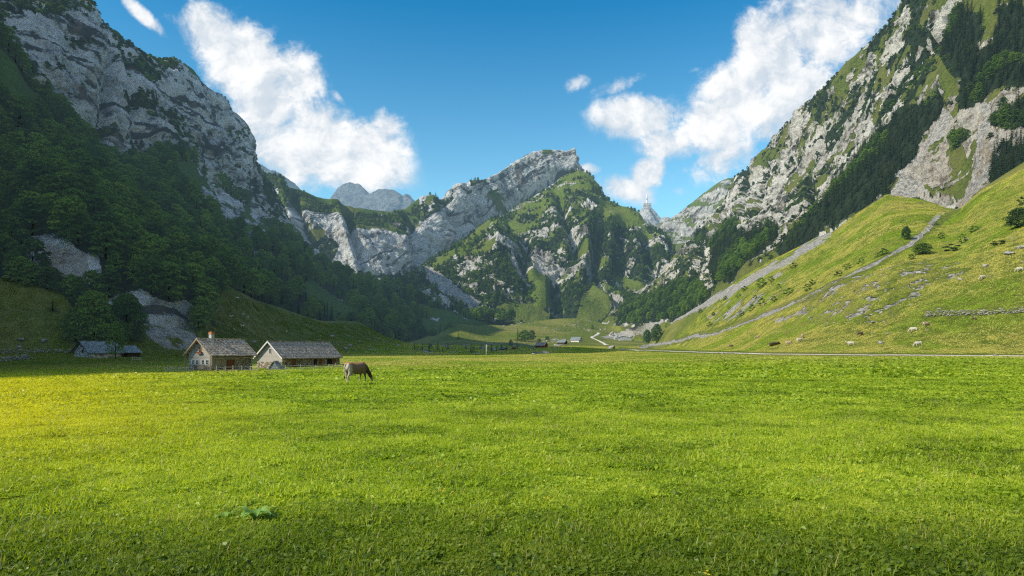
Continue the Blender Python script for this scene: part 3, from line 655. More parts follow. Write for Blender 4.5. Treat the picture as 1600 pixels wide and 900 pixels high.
farpeak("far_dome","rounded blue-grey distant summit beside the far peak",M_far,535,665,[(535,325),(552,315),(566,306),(580,299),(590,295),(603,294),(615,298),(622,302),(629,308),(634,304),(640,306),(648,314),(665,330)],5600,350,seed=5)
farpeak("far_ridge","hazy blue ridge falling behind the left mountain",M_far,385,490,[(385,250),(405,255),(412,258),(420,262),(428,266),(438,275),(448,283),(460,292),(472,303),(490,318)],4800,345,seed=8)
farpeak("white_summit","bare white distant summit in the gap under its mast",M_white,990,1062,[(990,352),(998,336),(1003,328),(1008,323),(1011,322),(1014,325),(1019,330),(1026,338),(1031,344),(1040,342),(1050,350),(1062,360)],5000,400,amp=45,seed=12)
# ---------------------------------------------------------------- plants
M_bark=simple_mat("bark",(0.03,0.022,0.015),(0.09,0.07,0.05),6,stretch=(3,3,0.6))
M_leaf=leaf_mat("broad_leaves",(0.036,0.085,0.012),(0.21,0.32,0.030),0.30,0.75)
M_leaf2=leaf_mat("bright_leaves",(0.14,0.26,0.015),(0.34,0.50,0.03),0.35,0.3)  # light on a single tree, painted in as brighter leaf colour
M_leafD=leaf_mat("dark_broad_leaves",(0.026,0.062,0.010),(0.10,0.18,0.022),0.25,0.35)
M_needle=leaf_mat("conifer_needles",(0.016,0.040,0.015),(0.062,0.110,0.032),0.10,0.4)
M_bush=leaf_mat("scrub_leaves",(0.016,0.038,0.008),(0.055,0.10,0.018),0.2,0.5)
def cards(C,Nn,size,asp,rg,up=0.0,jit=0.5):
    """leaf-clump faces: centres C, facing Nn, each a bent 6-sided leaf tuft"""
    n=len(C); Nn=Nn+rg.normal(0,jit,(n,3)); Nn[:,2]+=up; Nn/=np.linalg.norm(Nn,axis=1,keepdims=True)+1e-9
    a=np.cross(Nn,rg.normal(0,1,(n,3))); a/=np.linalg.norm(a,axis=1,keepdims=True)+1e-9; b=np.cross(Nn,a)
    s=np.asarray(size)[:,None]*np.ones((n,1))
    v=[]
    for ca,cb,cn in ((1,0.15,-.1),(0.35,0.9,.1),(-0.5,0.7,-.05),(-1,-0.1,-.2),(-0.3,-0.85,.1),(0.55,-0.75,-.05)):
        r=rg.uniform(0.65,1.15,(n,1))
        v.append(C+s*r*(a*ca+b*cb*asp+Nn*cn))
    V=np.stack(v,1).reshape(-1,3); i=np.arange(n)[:,None]*6
    return V,np.concatenate([i+k for k in range(6)],1)
def crown_broad(seed,nb=34,per=70,w=0.42,leaf=0.036,h0=0.12,top=0.98):
    rg=np.random.default_rng(seed); VV=[];FF=[];n0=0
    for k in range(nb):
        z=h0+(top-h0)*((k+0.5)/nb)**0.85; t=(z-h0)/(top-h0)
        rad=w*(math.sin(math.pi*min(1,(0.20+0.80*t)))**0.6)*rg.uniform(0.55,1.0); a=k*2.4+rg.uniform(-.5,.5)
        c=np.array((rad*0.78*math.cos(a),rad*0.78*math.sin(a),z)); r=rg.uniform(0.10,0.19)*(1.1-0.35*t)
        d=rg.normal(0,1,(per,3)); d/=np.linalg.norm(d,axis=1,keepdims=True); d[:,2]=np.where(d[:,2]<-0.3,-d[:,2],d[:,2])
        C=c+d*np.array([1.25,1.25,0.62])*r*rg.uniform(0.65,1.08,(per,1))
        V,Fq=cards(C,d*0.6,rg.uniform(0.6,1.2,per)*leaf,0.8,rg,0.55,0.45); VV.append(V); FF.append(Fq+n0); n0+=len(V)
    return np.concatenate(VV),np.concatenate(FF)
def crown_conifer(seed,tiers=17,w=0.17,h0=0.06):
    rg=np.random.default_rng(seed); C=[];D=[];S=[]
    for k in range(tiers):
        t=k/(tiers-1); z=h0+(0.96-h0)*t; L=w*(1-t)**0.85*rg.uniform(0.82,1.12)+0.012
        nb=int(9-4*t)
        for b in range(nb):
            a=2*math.pi*b/nb+k*1.3+rg.uniform(-.25,.25); l=L*rg.uniform(0.7,1.15)
            m=max(3,int(l/0.017))
            for j in range(m):
                u=(j+0.6)/m; p=np.array((math.cos(a)*l*u,math.sin(a)*l*u,z-0.30*l*u+0.10*l*u*u+rg.normal(0,0.004)))
                C.append(p); D.append((math.cos(a)*0.5,math.sin(a)*0.5,0.9)); S.append(0.021*(1.25-0.5*u)*rg.uniform(0.8,1.3))
    for j in range(8): C.append((0,0,0.95+0.006*j)); D.append((1,0,0.2)); S.append(0.008)
    return cards(np.array(C),np.array(D),np.array(S),0.55,rg,0,0.35)
def trunk_mb(seed,r=0.02,h=0.7,limbs=7,spread=0.25):
    rg=random.Random(seed); m=MB()
    lean=(rg.uniform(-.02,.02),rg.uniform(-.02,.02))
    pts=[(lean[0]*z*3,lean[1]*z*3,z*h) for z in (-0.03,0.0,0.25,0.5,0.75,1.0)]
    m.tube(pts,[r*1.5,r*1.25,r,r*0.8,r*0.5,r*0.15],7)
    for k in range(limbs):
        z=h*(0.3+0.6*k/max(1,limbs)); a=k*2.4+rg.uniform(-.4,.4); s=spread*rg.uniform(.6,1)*(1.1-z)
        m.tube([(lean[0]*z,lean[1]*z,z),(math.cos(a)*s*.5,math.sin(a)*s*.5,z+.05),(math.cos(a)*s,math.sin(a)*s,z+.13)],[r*.42,r*.28,r*.08],5)
    return m
def tree_single(name,crown,trunk,mleaf):
    """small far tree: crown and trunk in one mesh (too small to show its parts)"""
    V,Fq=crown; n=len(V); tv=np.array([tuple(v) for v in trunk.v]); quads=[f for f in trunk.f if len(f)==4]
    Ft=np.array(quads)+n
    me=mesh_np(name,np.concatenate([V,tv]),[Fq,Ft],[mleaf,M_bark],mi=np.concatenate([np.zeros(len(Fq)),np.ones(len(Ft))]))
    return me
BROAD=[tree_single("broadleaf_tree",crown_broad(s,26,58,0.46,0.046,0.06),trunk_mb(s),m) for s,m in ((1,M_leaf),(2,M_leaf),(3,M_leafD),(4,M_leaf))]
BRIGHT=tree_single("broadleaf_tree",crown_broad(9,26,58,0.46,0.046,0.06),trunk_mb(9),M_leaf2)
CONI=[tree_single("conifer_tree",crown_conifer(s,15,w),trunk_mb(s,0.012,0.97,0),M_needle) for s,w in ((11,0.22),(12,0.18),(13,0.26),(14,0.21))]
BUSH=[mesh_np("mountain_shrub",*crown_broad(s,12,34,0.50,0.10,0.02,0.85),[m]) for s,m in ((21,M_bush),(22,M_leafD),(23,M_leaf))]

def gn_stuff(name,label,pts,scales,meshes,pick=None,mat=None,flat=False,rots=None,zs=None):
    """one object that scatters plants it owns at its own vertices (for what nobody could count)"""
    n=len(pts); me=bpy.data.meshes.new(name); me.vertices.add(n); me.vertices.foreach_set("co",np.asarray(pts,np.float32).ravel())
    rg=np.random.default_rng(len(name)+n)
    rot=np.zeros((n,3),np.float32); rot[:,2]=rg.uniform(0,6.283,n); rot[:,:2]=rg.normal(0,0.05,(n,2))
    if rots is not None: rot=rots
    sc=np.repeat(np.asarray(scales,np.float32)[:,None],3,1)*rg.uniform(0.9,1.1,(n,3))
    if zs is not None: sc[:,2]*=zs
    a=me.attributes.new("rot",'FLOAT_VECTOR','POINT'); a.data.foreach_set("vector",rot.astype(np.float32).ravel())
    a=me.attributes.new("scl",'FLOAT_VECTOR','POINT'); a.data.foreach_set("vector",sc.astype(np.float32).ravel())
    pk=pick if pick is not None else rg.integers(0,len(meshes),n)
    a=me.attributes.new("pick",'INT','POINT'); a.data.foreach_set("value",np.asarray(pk,np.int32))
    o=link(name,me); tag(o,label,None,None,"stuff")
    c=bpy.data.collections.new(name+"_kinds")
    for i,m in enumerate(meshes):
        q=bpy.data.objects.new(f"{name}_{i:02d}",m); c.objects.link(q)
    g=bpy.data.node_groups.new(name,'GeometryNodeTree'); g.interface.new_socket("Geometry",in_out='INPUT',socket_type='NodeSocketGeometry'); g.interface.new_socket("Geometry",in_out='OUTPUT',socket_type='NodeSocketGeometry')
    N=g.nodes; L=g.links; gi=N.new('NodeGroupInput'); go=N.new('NodeGroupOutput'); iop=N.new('GeometryNodeInstanceOnPoints')
    ci=N.new('GeometryNodeCollectionInfo'); ci.inputs[0].default_value=c; ci.inputs['Separate Children'].default_value=True; ci.inputs['Reset Children'].default_value=True
    def at(nm,t):
        x=N.new('GeometryNodeInputNamedAttribute'); x.data_type=t; x.inputs[0].default_value=nm; return x.outputs[0]
    m2p=N.new('GeometryNodeMeshToPoints')
    L.new(gi.outputs[0],m2p.inputs[0]); L.new(m2p.outputs[0],iop.inputs['Points']); L.new(ci.outputs[0],iop.inputs['Instance']); iop.inputs['Pick Instance'].default_value=True
    L.new(at("pick",'INT'),iop.inputs['Instance Index'])
    r=N.new('FunctionNodeEulerToRotation'); L.new(at("rot",'FLOAT_VECTOR'),r.inputs[0]); L.new(r.outputs[0],iop.inputs['Rotation'])
    L.new(at("scl",'FLOAT_VECTOR'),iop.inputs['Scale']); L.new(iop.outputs[0],go.inputs[0])
    md=o.modifiers.new("scatter",'NODES'); md.node_group=g
    return o
def sample(sh,mask_fn,spacing,seed,maxn=100000,jit=True,pxr=None):
    """points on a sheet at least `spacing` metres apart (spacing may be a function of distance)"""
    S=SHEETS[sh]; W=S['W']; m=mask_fn(S)
    ii=np.argwhere(m); rg=np.random.default_rng(seed); rg.shuffle(ii)
    out_=[]; grid={}
    sp=spacing if callable(spacing) else (lambda D:spacing)
    P3=W[ii[:,0],ii[:,1]]
    spv=np.array([sp(D) for D in P3[:,1]]) if callable(spacing) else np.full(len(P3),spacing)
    big=spv.max(); 
    for k in range(len(P3)):
        p=P3[k]; s=spv[k]; key=(int(p[0]//big),int(p[1]//big),int(p[2]//big)); ok=True
        for dx in (-1,0,1):
            for dy in (-1,0,1):
                for dz in (-1,0,1):
                    for q in grid.get((key[0]+dx,key[1]+dy,key[2]+dz),()):
                        if (q[0]-p[0])**2+(q[1]-p[1])**2+(q[2]-p[2])**2<s*s: ok=False; break
                    if not ok: break
                if not ok: break
            if not ok: break
        if ok:
            grid.setdefault(key,[]).append(p); out_.append(ii[k])
            if len(out_)>=maxn: break
    out_=np.array(out_)
    return W[out_[:,0],out_[:,1]], S['px2'][out_[:,0],out_[:,1]], S['py'][out_[:,0],out_[:,1]]
NOI=lambda P,wl,off=0: fbm(P,wl,4,0.6,off=off)

# ---- left wood
def mL(S): return (S['cov']['wood']>0.35)&(S['px2']>-60)&(S['px2']<800)&(S['ts'][:,None]<3.05)
Pw,pxw,pyw=sample("left_mountain",mL,lambda D:np.interp(D,[240,500,1000],[6.4,7.0,8.6]),5)
isc=(NOI(Pw,70,3)*0.5+ (pxw-370)/240 + (pyw-300)/500)>0.0
hb=np.interp(Pw[:,1],[240,400],[11,13])*rng.uniform(0.6,1.35,len(Pw))
isc&=rng.uniform(size=len(Pw))>.33
hc=rng.uniform(6.5,14,len(Pw))
def small_trees(P3,heights,meshes,name,label,cat,group,sx=1.0):
    for p,h in zip(P3,heights):
        o=link(name,meshes[random.randrange(len(meshes))]); o.location=(p[0],p[1],p[2]-0.02*h); o.rotation_euler=(0,0,random.uniform(0,6.28)); s=h; o.scale=(s*sx*random.uniform(.9,1.1),)*2+(s,)
        tag(o,label,cat,group)
def largest(P3,h,n):
    k=np.argsort(-(h/P3[:,1])); return k[:n],k[n:]
B=np.where(~isc)[0]; Cc=np.where(isc)[0]
vis=lambda P3,px,py:(px>-15)&(px<1615)&(py>-10)
b1,b2=largest(Pw[B],hb[B],290)
nbr=[np.argmin((pxw[B]-x)**2+(pyw[B]-y)**2) for x,y in ((108,272),(60,250),(125,300),(30,330))]
for k in b1:
    p=Pw[B][k]; h=hb[B][k]; bright=k==nbr[0]
    o=link("broadleaf_tree",BRIGHT if bright else BROAD[random.randrange(4)]); o.location=(p[0],p[1],p[2]-0.4); o.rotation_euler=(0,0,random.uniform(0,6.28)); o.scale=(h*random.uniform(.95,1.2),)*2+(h,)
    if bright: tag(o,"bright yellow-green broadleaf tree catching light on the dark left slope","tree")
    else: tag(o,"dark green broadleaf tree in the wood on the left mountain slope","tree","broadleaf trees of the left mountain wood")
c1,c2=largest(Pw[Cc],hc[Cc],165)
small_trees(Pw[Cc][c1],hc[Cc][c1],CONI,"conifer_tree","dark conifer in the shaded wood on the left mountain slope","tree","conifers of the left mountain wood",1.45)
rp=np.concatenate([Pw[B][b2],Pw[Cc][c2]]); rs=np.concatenate([hb[B][b2],hc[Cc][c2]]); rk=np.concatenate([rng.integers(0,4,len(b2)),rng.integers(4,8,len(c2))])
# ledge scrub on the left cliffs
def mL2(S): return (S['cov']['wood']>0.4)&(S['px2']>-60)&(S['ts'][:,None]>3.05)
Pl,_,_=sample("left_mountain",mL2,4.6,6)
rp=np.concatenate([rp,Pl]); rs=np.concatenate([rs,rng.uniform(2.5,6.0,len(Pl))]); rk=np.concatenate([rk,np.where(rng.uniform(size=len(Pl))<0.15,rng.integers(4,8,len(Pl)),rng.integers(8,11,len(Pl)))])
gn_stuff("left_wood","dense dark mixed wood and ledge scrub covering the left mountain",rp-np.array([0,0,0.4]),rs,BROAD+CONI+BUSH,rk)

# ---- right mountain bands
def fr(S):
    return (S['cov']['wood']>0.4)&(S['px2']>930)&(S['px2']<1660)&(S['py']>-30)
Pr,pxr,pyr=sample("right_mountain",fr,lambda D:np.interp(D,[350,1100],[5.2,7.2]),8)
inb=np.zeros(len(Pr),bool)
for pl in FOREST_R: inb|=inpoly(pl,pxr,pyr)
lowb=inpoly(FOREST_R[2],pxr,pyr)
tall=inb&(NOI(Pr,60,7)>-0.25)&(~lowb|(rng.uniform(size=len(Pr))<.3))
ht=rng.uniform(9,17,len(Pr)); 
T=np.where(tall)[0]; c1,c2=largest(Pr[T],ht[T],118)
small_trees(Pr[T][c1],ht[T][c1],CONI,"conifer_tree","dark conifer in the steep band on the sunlit right mountain","tree","conifers of the right mountain bands",1.15)
oth_=np.where(~tall)[0]; ho=np.where(inb[oth_],rng.uniform(6,10,len(oth_)),rng.uniform(2.2,5.5,len(oth_)))
kk=np.where(inb[oth_],rng.integers(0,4,len(oth_)),np.where(rng.uniform(size=len(oth_))<.12,rng.integers(4,8,len(oth_)),rng.integers(8,11,len(oth_))))
gn_stuff("right_wood","dark conifers and scrub scattered over the right mountain",np.concatenate([Pr[T][c2],Pr[oth_]])-np.array([0,0,.4]),np.concatenate([ht[T][c2],ho]),BROAD+CONI+BUSH,np.concatenate([rng.integers(4,8,len(c2)),kk]))

# ---- central slopes
cp=[];cs=[];ck=[]
for sh,sp,sd in (("green_peak",7.5,9),("wooded_spur",6.5,10),("slab_ridge",8.5,11)):
    q,qx,qy=sample(sh,lambda S:(S['cov']['wood']>0.42),sp,sd)
    tl=rng.uniform(size=len(q))<np.where((qx>860)&(qy<440),0.25,0.18)
    cp.append(q); cs.append(np.where(tl,rng.uniform(9,16,len(q)),rng.uniform(4,8.5,len(q)))); ck.append(np.where(tl,rng.integers(4,8,len(q)),rng.choice([0,2,3,8,9,10],len(q))))
gn_stuff("central_wood","scrub and small conifers over the central green peak and saddle",np.concatenate(cp)-np.array([0,0,.6]),np.concatenate(cs),BROAD+CONI+BUSH,np.concatenate(ck))
# ---------------------------------------------------------------- near things
VG="valley_ground"
def G(px,py): return Vector(on(VG,px,py))
def gp(px,D):
    """ground point under a photo column at distance D (search down the sheet)"""
    S=SHEETS[VG]; j=int(np.argmin(np.abs(S['PX'][0]-px))); col=S['W'][:,j]; z=np.interp(D,col[:,1],col[:,2]); return Vector(((px-800)/F*D,D,z))
def mk_shingle(name,a,b,cc):
    m,nt=newmat(name); pos=nt.n('ShaderNodeTexCoord').outputs['Object']
    v=nt.n('ShaderNodeTexVoronoi',{'Vector':nt.mapping(pos,(5,4.2,4.2)),'Scale':1.0}).outputs['Color']
    r=nt.n('ShaderNodeSeparateColor',{0:v}).outputs[0]; n=nt.noise(pos,0.8,6,0.7); nf=nt.noise(nt.mapping(pos,(6,6,2)),3,4,0.7)
    c=nt.ramp(nt.math('ADD',nt.math('MULTIPLY',r,0.35),nt.math('MULTIPLY',nt.math('ADD',n,nf),0.33)),[(0.30,a),(0.52,b),(0.66,cc)])
    out(nt,bsdf(nt,c,0.85,nt.math('ADD',r,nf),0.7,0.03,0.15)); return m
M_roofA=mk_shingle("weathered_shingles",(0.20,0.155,0.125),(0.46,0.37,0.30),(0.78,0.66,0.55))
M_roofB=mk_shingle("grey_shingles",(0.17,0.145,0.13),(0.36,0.31,0.275),(0.56,0.50,0.45))
M_roofC=mk_shingle("blue_grey_shingles",(0.09,0.11,0.12),(0.20,0.24,0.26),(0.38,0.43,0.46))
def stone_mat(name,a,b,c,sc=2.6):
    m,nt=newmat(name); pos=nt.n('ShaderNodeTexCoord').outputs['Object']; p=nt.mapping(pos,(1,1,1.7))
    vo=nt.n('ShaderNodeTexVoronoi',{'Vector':p,'Scale':sc}); ed=nt.n('ShaderNodeTexVoronoi',{'Vector':p,'Scale':sc},feature='DISTANCE_TO_EDGE').outputs['Distance']
    r=nt.n('ShaderNodeSeparateColor',{0:vo.outputs['Color']}).outputs[0]; n=nt.noise(pos,9,5,0.7)
    col=nt.ramp(nt.math('ADD',nt.math('MULTIPLY',r,0.7),nt.math('MULTIPLY',n,0.3)),[(0.15,a),(0.5,b),(0.8,c)])
    col=nt.mix(nt.rng(ed,0.0,0.09),tuple(x*0.45 for x in a),col)
    out(nt,bsdf(nt,col,0.95,nt.math('ADD',nt.rng(ed,0,0.12),nt.math('MULTIPLY',n,.3)),0.8,0.05,0.1)); return m
M_stone=stone_mat("rubble_masonry",(0.16,0.13,0.10),(0.36,0.30,0.23),(0.58,0.51,0.41))
M_stoneW=stone_mat("whitewashed_rubble",(0.33,0.32,0.30),(0.52,0.50,0.47),(0.68,0.66,0.62),1.6)
def plank_mat(name,a,b,freq=6,axis=0):
    m,nt=newmat(name); pos=nt.n('ShaderNodeTexCoord').outputs['Object']; sx=nt.n('ShaderNodeSeparateXYZ',{0:pos})
    u=nt.math('ADD',sx.outputs[0],sx.outputs[1]) if axis==0 else sx.outputs[2]
    fr=nt.math('FRACT',nt.math('MULTIPLY',u,freq)); gap=nt.rng(nt.math('ABSOLUTE',nt.math('SUBTRACT',fr,0.5)),0.42,0.49)
    n=nt.noise(nt.mapping(pos,(5,5,0.7) if axis==0 else (0.7,0.7,6)),3,6,0.7)
    idn=nt.n('ShaderNodeTexWhiteNoise',{1:nt.math('FLOOR',nt.math('ADD',nt.math('MULTIPLY',u,freq),0.0))},noise_dimensions='1D').outputs[0]
    c=nt.mix(nt.math('ADD',nt.math('MULTIPLY',nt.rng(n,0.3,0.7),0.6),nt.math('MULTIPLY',idn,0.4)),a,b)
    c=nt.mix(nt.math('MULTIPLY',gap,0.8),c,tuple(x*0.25 for x in a))
    out(nt,bsdf(nt,c,0.85,nt.math('SUBTRACT',n,gap),0.5,0.015,0.15)); return m
M_boards=plank_mat("silvered_boards",(0.20,0.175,0.15),(0.46,0.42,0.37))
M_boardsB=plank_mat("brown_boards",(0.12,0.05,0.025),(0.30,0.13,0.06))
M_boardsD=plank_mat("dark_boards",(0.035,0.028,0.022),(0.11,0.085,0.065),4)
M_boardsH=plank_mat("pale_shingled_gable",(0.34,0.31,0.28),(0.58,0.54,0.49),5,2)
M_white=simple_mat("white_paint",(0.60,0.58,0.54),(0.78,0.76,0.72),5,0.6)
M_wood=simple_mat("raw_timber",(0.24,0.18,0.12),(0.46,0.36,0.24),4,stretch=(4,4,1))
M_yel=simple_mat("ochre_frame",(0.42,0.26,0.09),(0.58,0.38,0.15),5)
M_fence=simple_mat("weathered_rail",(0.34,0.30,0.25),(0.66,0.60,0.52),5,stretch=(1,1,1))
M_glass=simple_mat("dark_window_glass",(0.02,0.025,0.03),(0.05,0.06,0.07),1,0.08,spec=0.8)
M_dark=simple_mat("dark_opening",(0.012,0.010,0.008),(0.03,0.024,0.02),2)
M_terra=simple_mat("terracotta",(0.40,0.15,0.07),(0.58,0.25,0.12),8)
M_geran=simple_mat("geranium_box_blooms",(0.05,0.10,0.02),(0.45,0.05,0.05),14)
M_metal=simple_mat("galvanised_metal",(0.42,0.43,0.43),(0.60,0.61,0.61),5,0.45)
M_conc=simple_mat("grey_render",(0.33,0.34,0.34),(0.52,0.53,0.52),3)
M_blue=simple_mat("blue_grey_boards",(0.10,0.13,0.16),(0.22,0.26,0.30),5)
M_rock=simple_mat("boulder_limestone",(0.16,0.155,0.15),(0.42,0.41,0.39),1.6,0.95,bstr=0.8,bdist=0.12,c=(0.60,0.58,0.55))
M_rockS=simple_mat("wall_stones",(0.20,0.19,0.17),(0.48,0.46,0.42),2.2,0.95,bstr=0.6,bdist=0.05)
M_track=simple_mat("gravel_track",(0.52,0.48,0.41),(0.80,0.75,0.66),3.0,0.95)

def gable_house(name,label,cat,loc,rz,Wd,L,he,hr,mg,ms,mr,over=0.45,rake=0.5,group=None,low=None,scale=1):
    """gable on local y=0 facing -y, right wall x=Wd/2. loc = front right corner on the ground"""
    e=empty(name,loc,rz); tag(e,label,cat,group); x0,x1=-Wd,0.0; xm=-Wd/2; t=0.22
    # gable walls
    lo=low if low else he
    m=MB()
    for y0,y1 in ((0,t),(L-t,L)):
        m.prism([(x0,lo if low else -0.4),(x1,lo if low else -0.4),(x1,he),(xm,hr-0.14),(x0,he)],y0,y1)
    m.build("gable_wall",mg,e)
    m=MB(); 
    for a,b in ((x0+0.003,x0+t),(x1-t,x1-0.003)): m.box(a,b,t,L-t,-0.4,he)
    if low:
        for y0,y1 in ((0.003,t-0.003),(L-t,L)): m.box(x0,x1,y0,y1,-0.4,lo-0.003)
    m.build("wall",ms,e)
    s=(hr-he)/(Wd/2); th=0.13
    r=MB()
    for sg in (-1,1):
        xe=xm+sg*(Wd/2+over); ze=he-over*s
        a=[(xe,ze),(xm,hr),(xm,hr+th*1.3),(xe-0*sg,ze+th)]
        if sg>0: a=list(reversed(a))
        r.prism(a,-rake,L+rake)
    ro=r.build("roof",mr,e)
    # subdivided lap courses so the roof catches light
    c=MB(); n=max(5,int(math.hypot(Wd/2+over,(hr-he))/0.42))
    for sg in (-1,1):
        for k in range(n):
            f0=k/n; f1=(k+1.15)/n; 
            xa=xm+sg*(Wd/2+over)*(1-f0); za=he-over*s+(hr-he+over*s)*f0+th
            xb=xm+sg*(Wd/2+over)*(1-min(f1,1)); zb=he-over*s+(hr-he+over*s)*min(f1,1)+th
            q=[(xa,za+0.01),(xb,zb-0.005),(xb,zb+0.01),(xa,za+0.055)]
            if sg>0: q=list(reversed(q))
            c.prism(q,-rake-0.02,L+rake+0.02)
    c.build("shingle_courses",mr,ro)
    MB().box(xm-0.14,xm+0.14,-rake-0.04,L+rake+0.04,hr+0.10,hr+0.26).build("ridge_cap",mr,ro)
    return e,dict(W=Wd,L=L,he=he,hr=hr,xm=xm,s=s)
def barge(e,g,mat,over,rake,w=0.22):
    for sg in (-1,1):
        xe=g['xm']+sg*(g['W']/2+over+0.03)
        MB().bar((xe,-rake-0.05,g['he']-over*g['s']+0.02),(g['xm'],-rake-0.05,g['hr']+0.06),0.05,w).build("bargeboard",mat,e)
def window_on(e,face,g,c,z,w,h,frame=None,mull=True,shut=None):
    """face 'g' gable (c = x from the right corner, negative) or 's' right side wall (c = y)"""
    frame=frame or M_white
    def bx(m,a0,a1,d0,d1,z0,z1):
        return m.box(a0,a1,-d1,-d0,z0,z1) if face=='g' else m.box(d0,d1,a0,a1,z0,z1)
    f=MB(); fw=0.07
    bx(f,c-w/2-fw,c+w/2+fw,0.0,0.06,z+h,z+h+fw); bx(f,c-w/2-fw,c+w/2+fw,0.0,0.09,z-fw,z)
    bx(f,c-w/2-fw,c-w/2,0.0,0.06,z,z+h); bx(f,c+w/2,c+w/2+fw,0.0,0.06,z,z+h)
    if mull: bx(f,c-0.02,c+0.02,0.012,0.045,z,z+h); bx(f,c-w/2,c-0.021,0.012,0.04,z+h*.5-.018,z+h*.5+.018); bx(f,c+.021,c+w/2,0.012,0.04,z+h*.5-.018,z+h*.5+.018)
    fo=f.build("window",frame,e)
    p=MB(); bx(p,c-w/2,c+w/2,0.003,0.011,z,z+h); p.build("pane",M_glass,fo)
    if shut:
        for sg in (-1,1):
            q=MB(); a=c+sg*(w/2+fw+w*0.27); bx(q,a-w*.25,a+w*.25,0.004,0.05,z-0.03,z+h+0.03); q.build("shutter",shut,fo)
    return fo
def door_on(e,face,c,z,w,h,mat,frame=None):
    def bx(m,a0,a1,d0,d1,z0,z1): return m.box(a0,a1,-d1,-d0,z0,z1) if face=='g' else m.box(d0,d1,a0,a1,z0,z1)
    m=MB(); bx(m,c-w/2,c+w/2,0.003,0.04,z,z+h); d=m.build("door",mat,e)
    if frame:
        m=MB(); bx(m,c-w/2-.09,c-w/2,0.0,0.07,z,z+h+.09); bx(m,c+w/2,c+w/2+.09,0.0,0.07,z,z+h+.09); bx(m,c-w/2,c+w/2,0.0,0.07,z+h,z+h+.09); m.build("door_frame",frame,d)
        m=MB(); bx(m,c+w/2-.16,c+w/2-.10,.04,.08,z+h*.45,z+h*.52); m.build("handle",M_metal,d)
    return d
RZ=R(-25)
# --- alpine cabin
D=118.0; base=Vector(P(331,580.5,D)); base.z=G(331,581).z
cab,g=gable_house("alpine_cabin","grey shingled alpine cabin with a chimney and brown double door","house",base,RZ,5.6,9.1,3.15,5.6,M_boardsH,M_stone,M_roofA,0.55,0.75,low=1.05)
barge(cab,g,M_wood,0.55,0.75)
MB().box(-0.01,0.012,0.25,4.9,0.9,2.92).build("timber_cladding",M_boards,cab)
window_on(cab,'g',g,-2.8,3.35,0.62,0.85,M_yel,shut=None)
fb=MB().box(-3.3,-2.3,-0.32,-0.06,3.02,3.22).build("flower_box",M_wood,cab)
MB().box(-3.34,-2.26,-0.38,-0.04,3.19,3.42).build("geraniums",M_geran,fb)
for c in (-4.45,-3.55,-2.1,-1.1): window_on(cab,'g',g,c,1.25,0.55,0.72,M_white,shut=M_white if c in(-4.45,-2.1) else None)
window_on(cab,'s',g,1.75,1.15,0.75,0.95,M_yel,shut=None)
door_on(cab,'s',4.0,0.05,2.1,1.95,M_boardsB,M_wood)
window_on(cab,'s',g,6.9,1.35,0.5,0.5,M_wood,mull=False)
for y in (3.0,5.05): MB().box(0.015,0.09,y-0.06,y+0.06,-0.2,2.93).build("wall_post",M_wood,cab)
for x in (-5.85,0.30): MB().box(x-0.09,x+0.09,-0.62,-0.44,-0.2,2.85 if x<0 else 2.75).build("eave_post",M_wood,cab)
ch=MB().box(-3.15,-2.5,2.1,2.75,4.9,6.55).build("chimney",M_conc,cab)
MB().box(-3.2,-2.45,2.05,2.8,6.55,6.85).build("chimney_cap",M_terra,ch)
MB().box(-3.08,-2.57,2.17,2.68,6.85,6.98).build("chimney_pot",M_terra,ch)
gu=MB().bar((0.60,-0.7,2.33),(0.60,9.8,2.33),0.12).build("gutter",M_wood,cab)
MB().box(-4.9,-2.2,-1.1,-0.25,-0.2,0.28).build("doorstep",M_stone,cab)
# bench at the gable
bn=empty("garden_bench",base+Vector((-0.1,-1.0,0)),RZ); tag(bn,"small wooden bench in front of the cabin gable","bench")
MB().box(-1.8,-0.5,-1.0,-0.6,0.42,0.48).build("seat",M_wood,bn); MB().box(-1.8,-0.5,-0.6,-0.55,0.55,0.95).build("backrest",M_wood,bn)
for x in (-1.7,-0.6):
    for y in (-.95,-.58): MB().box(x-.04,x+.04,y-.03,y+.03,-.1,0.42 if y<-.8 else .95).build("leg",M_wood,bn)
# --- long barn
D=136.0; base2=gp(441,136.0)
bar,g=gable_house("long_barn","long low stone barn with a white gable and grey shingle roof","barn",base2,RZ,6.7,17.6,2.35,5.35,M_boardsH,M_stone,M_roofB,0.45,0.55,low=1.35)
barge(bar,g,M_white,0.45,0.55,0.26)
window_on(bar,'g',g,-3.15,3.1,0.6,0.85,M_white)
for c,w_,m_ in ((3.2,1.5,M_boardsB),(11.2,1.3,M_boardsB)): door_on(bar,'s',c,0.0,w_,1.85,m_,M_wood)
for c,w_ in ((1.4,0.5),(5.6,0.45),(7.2,0.45)): window_on(bar,'s',g,c,1.15,w_,0.42,M_wood,mull=False)
door_on(bar,'s',9.6,0.0,1.0,1.85,M_dark,M_wood)  # dark panels, here and below, paint the shade inside open doorways
door_on(bar,'s',14.2,0.2,1.9,1.6,M_dark,M_wood); door_on(bar,'s',15.9,0.0,1.0,1.8,M_boardsB)
for y in (8.6,12.7,16.3): MB().box(0.02,0.14,y-.08,y+.08,-.2,2.0).build("wall_post",M_wood,bar)
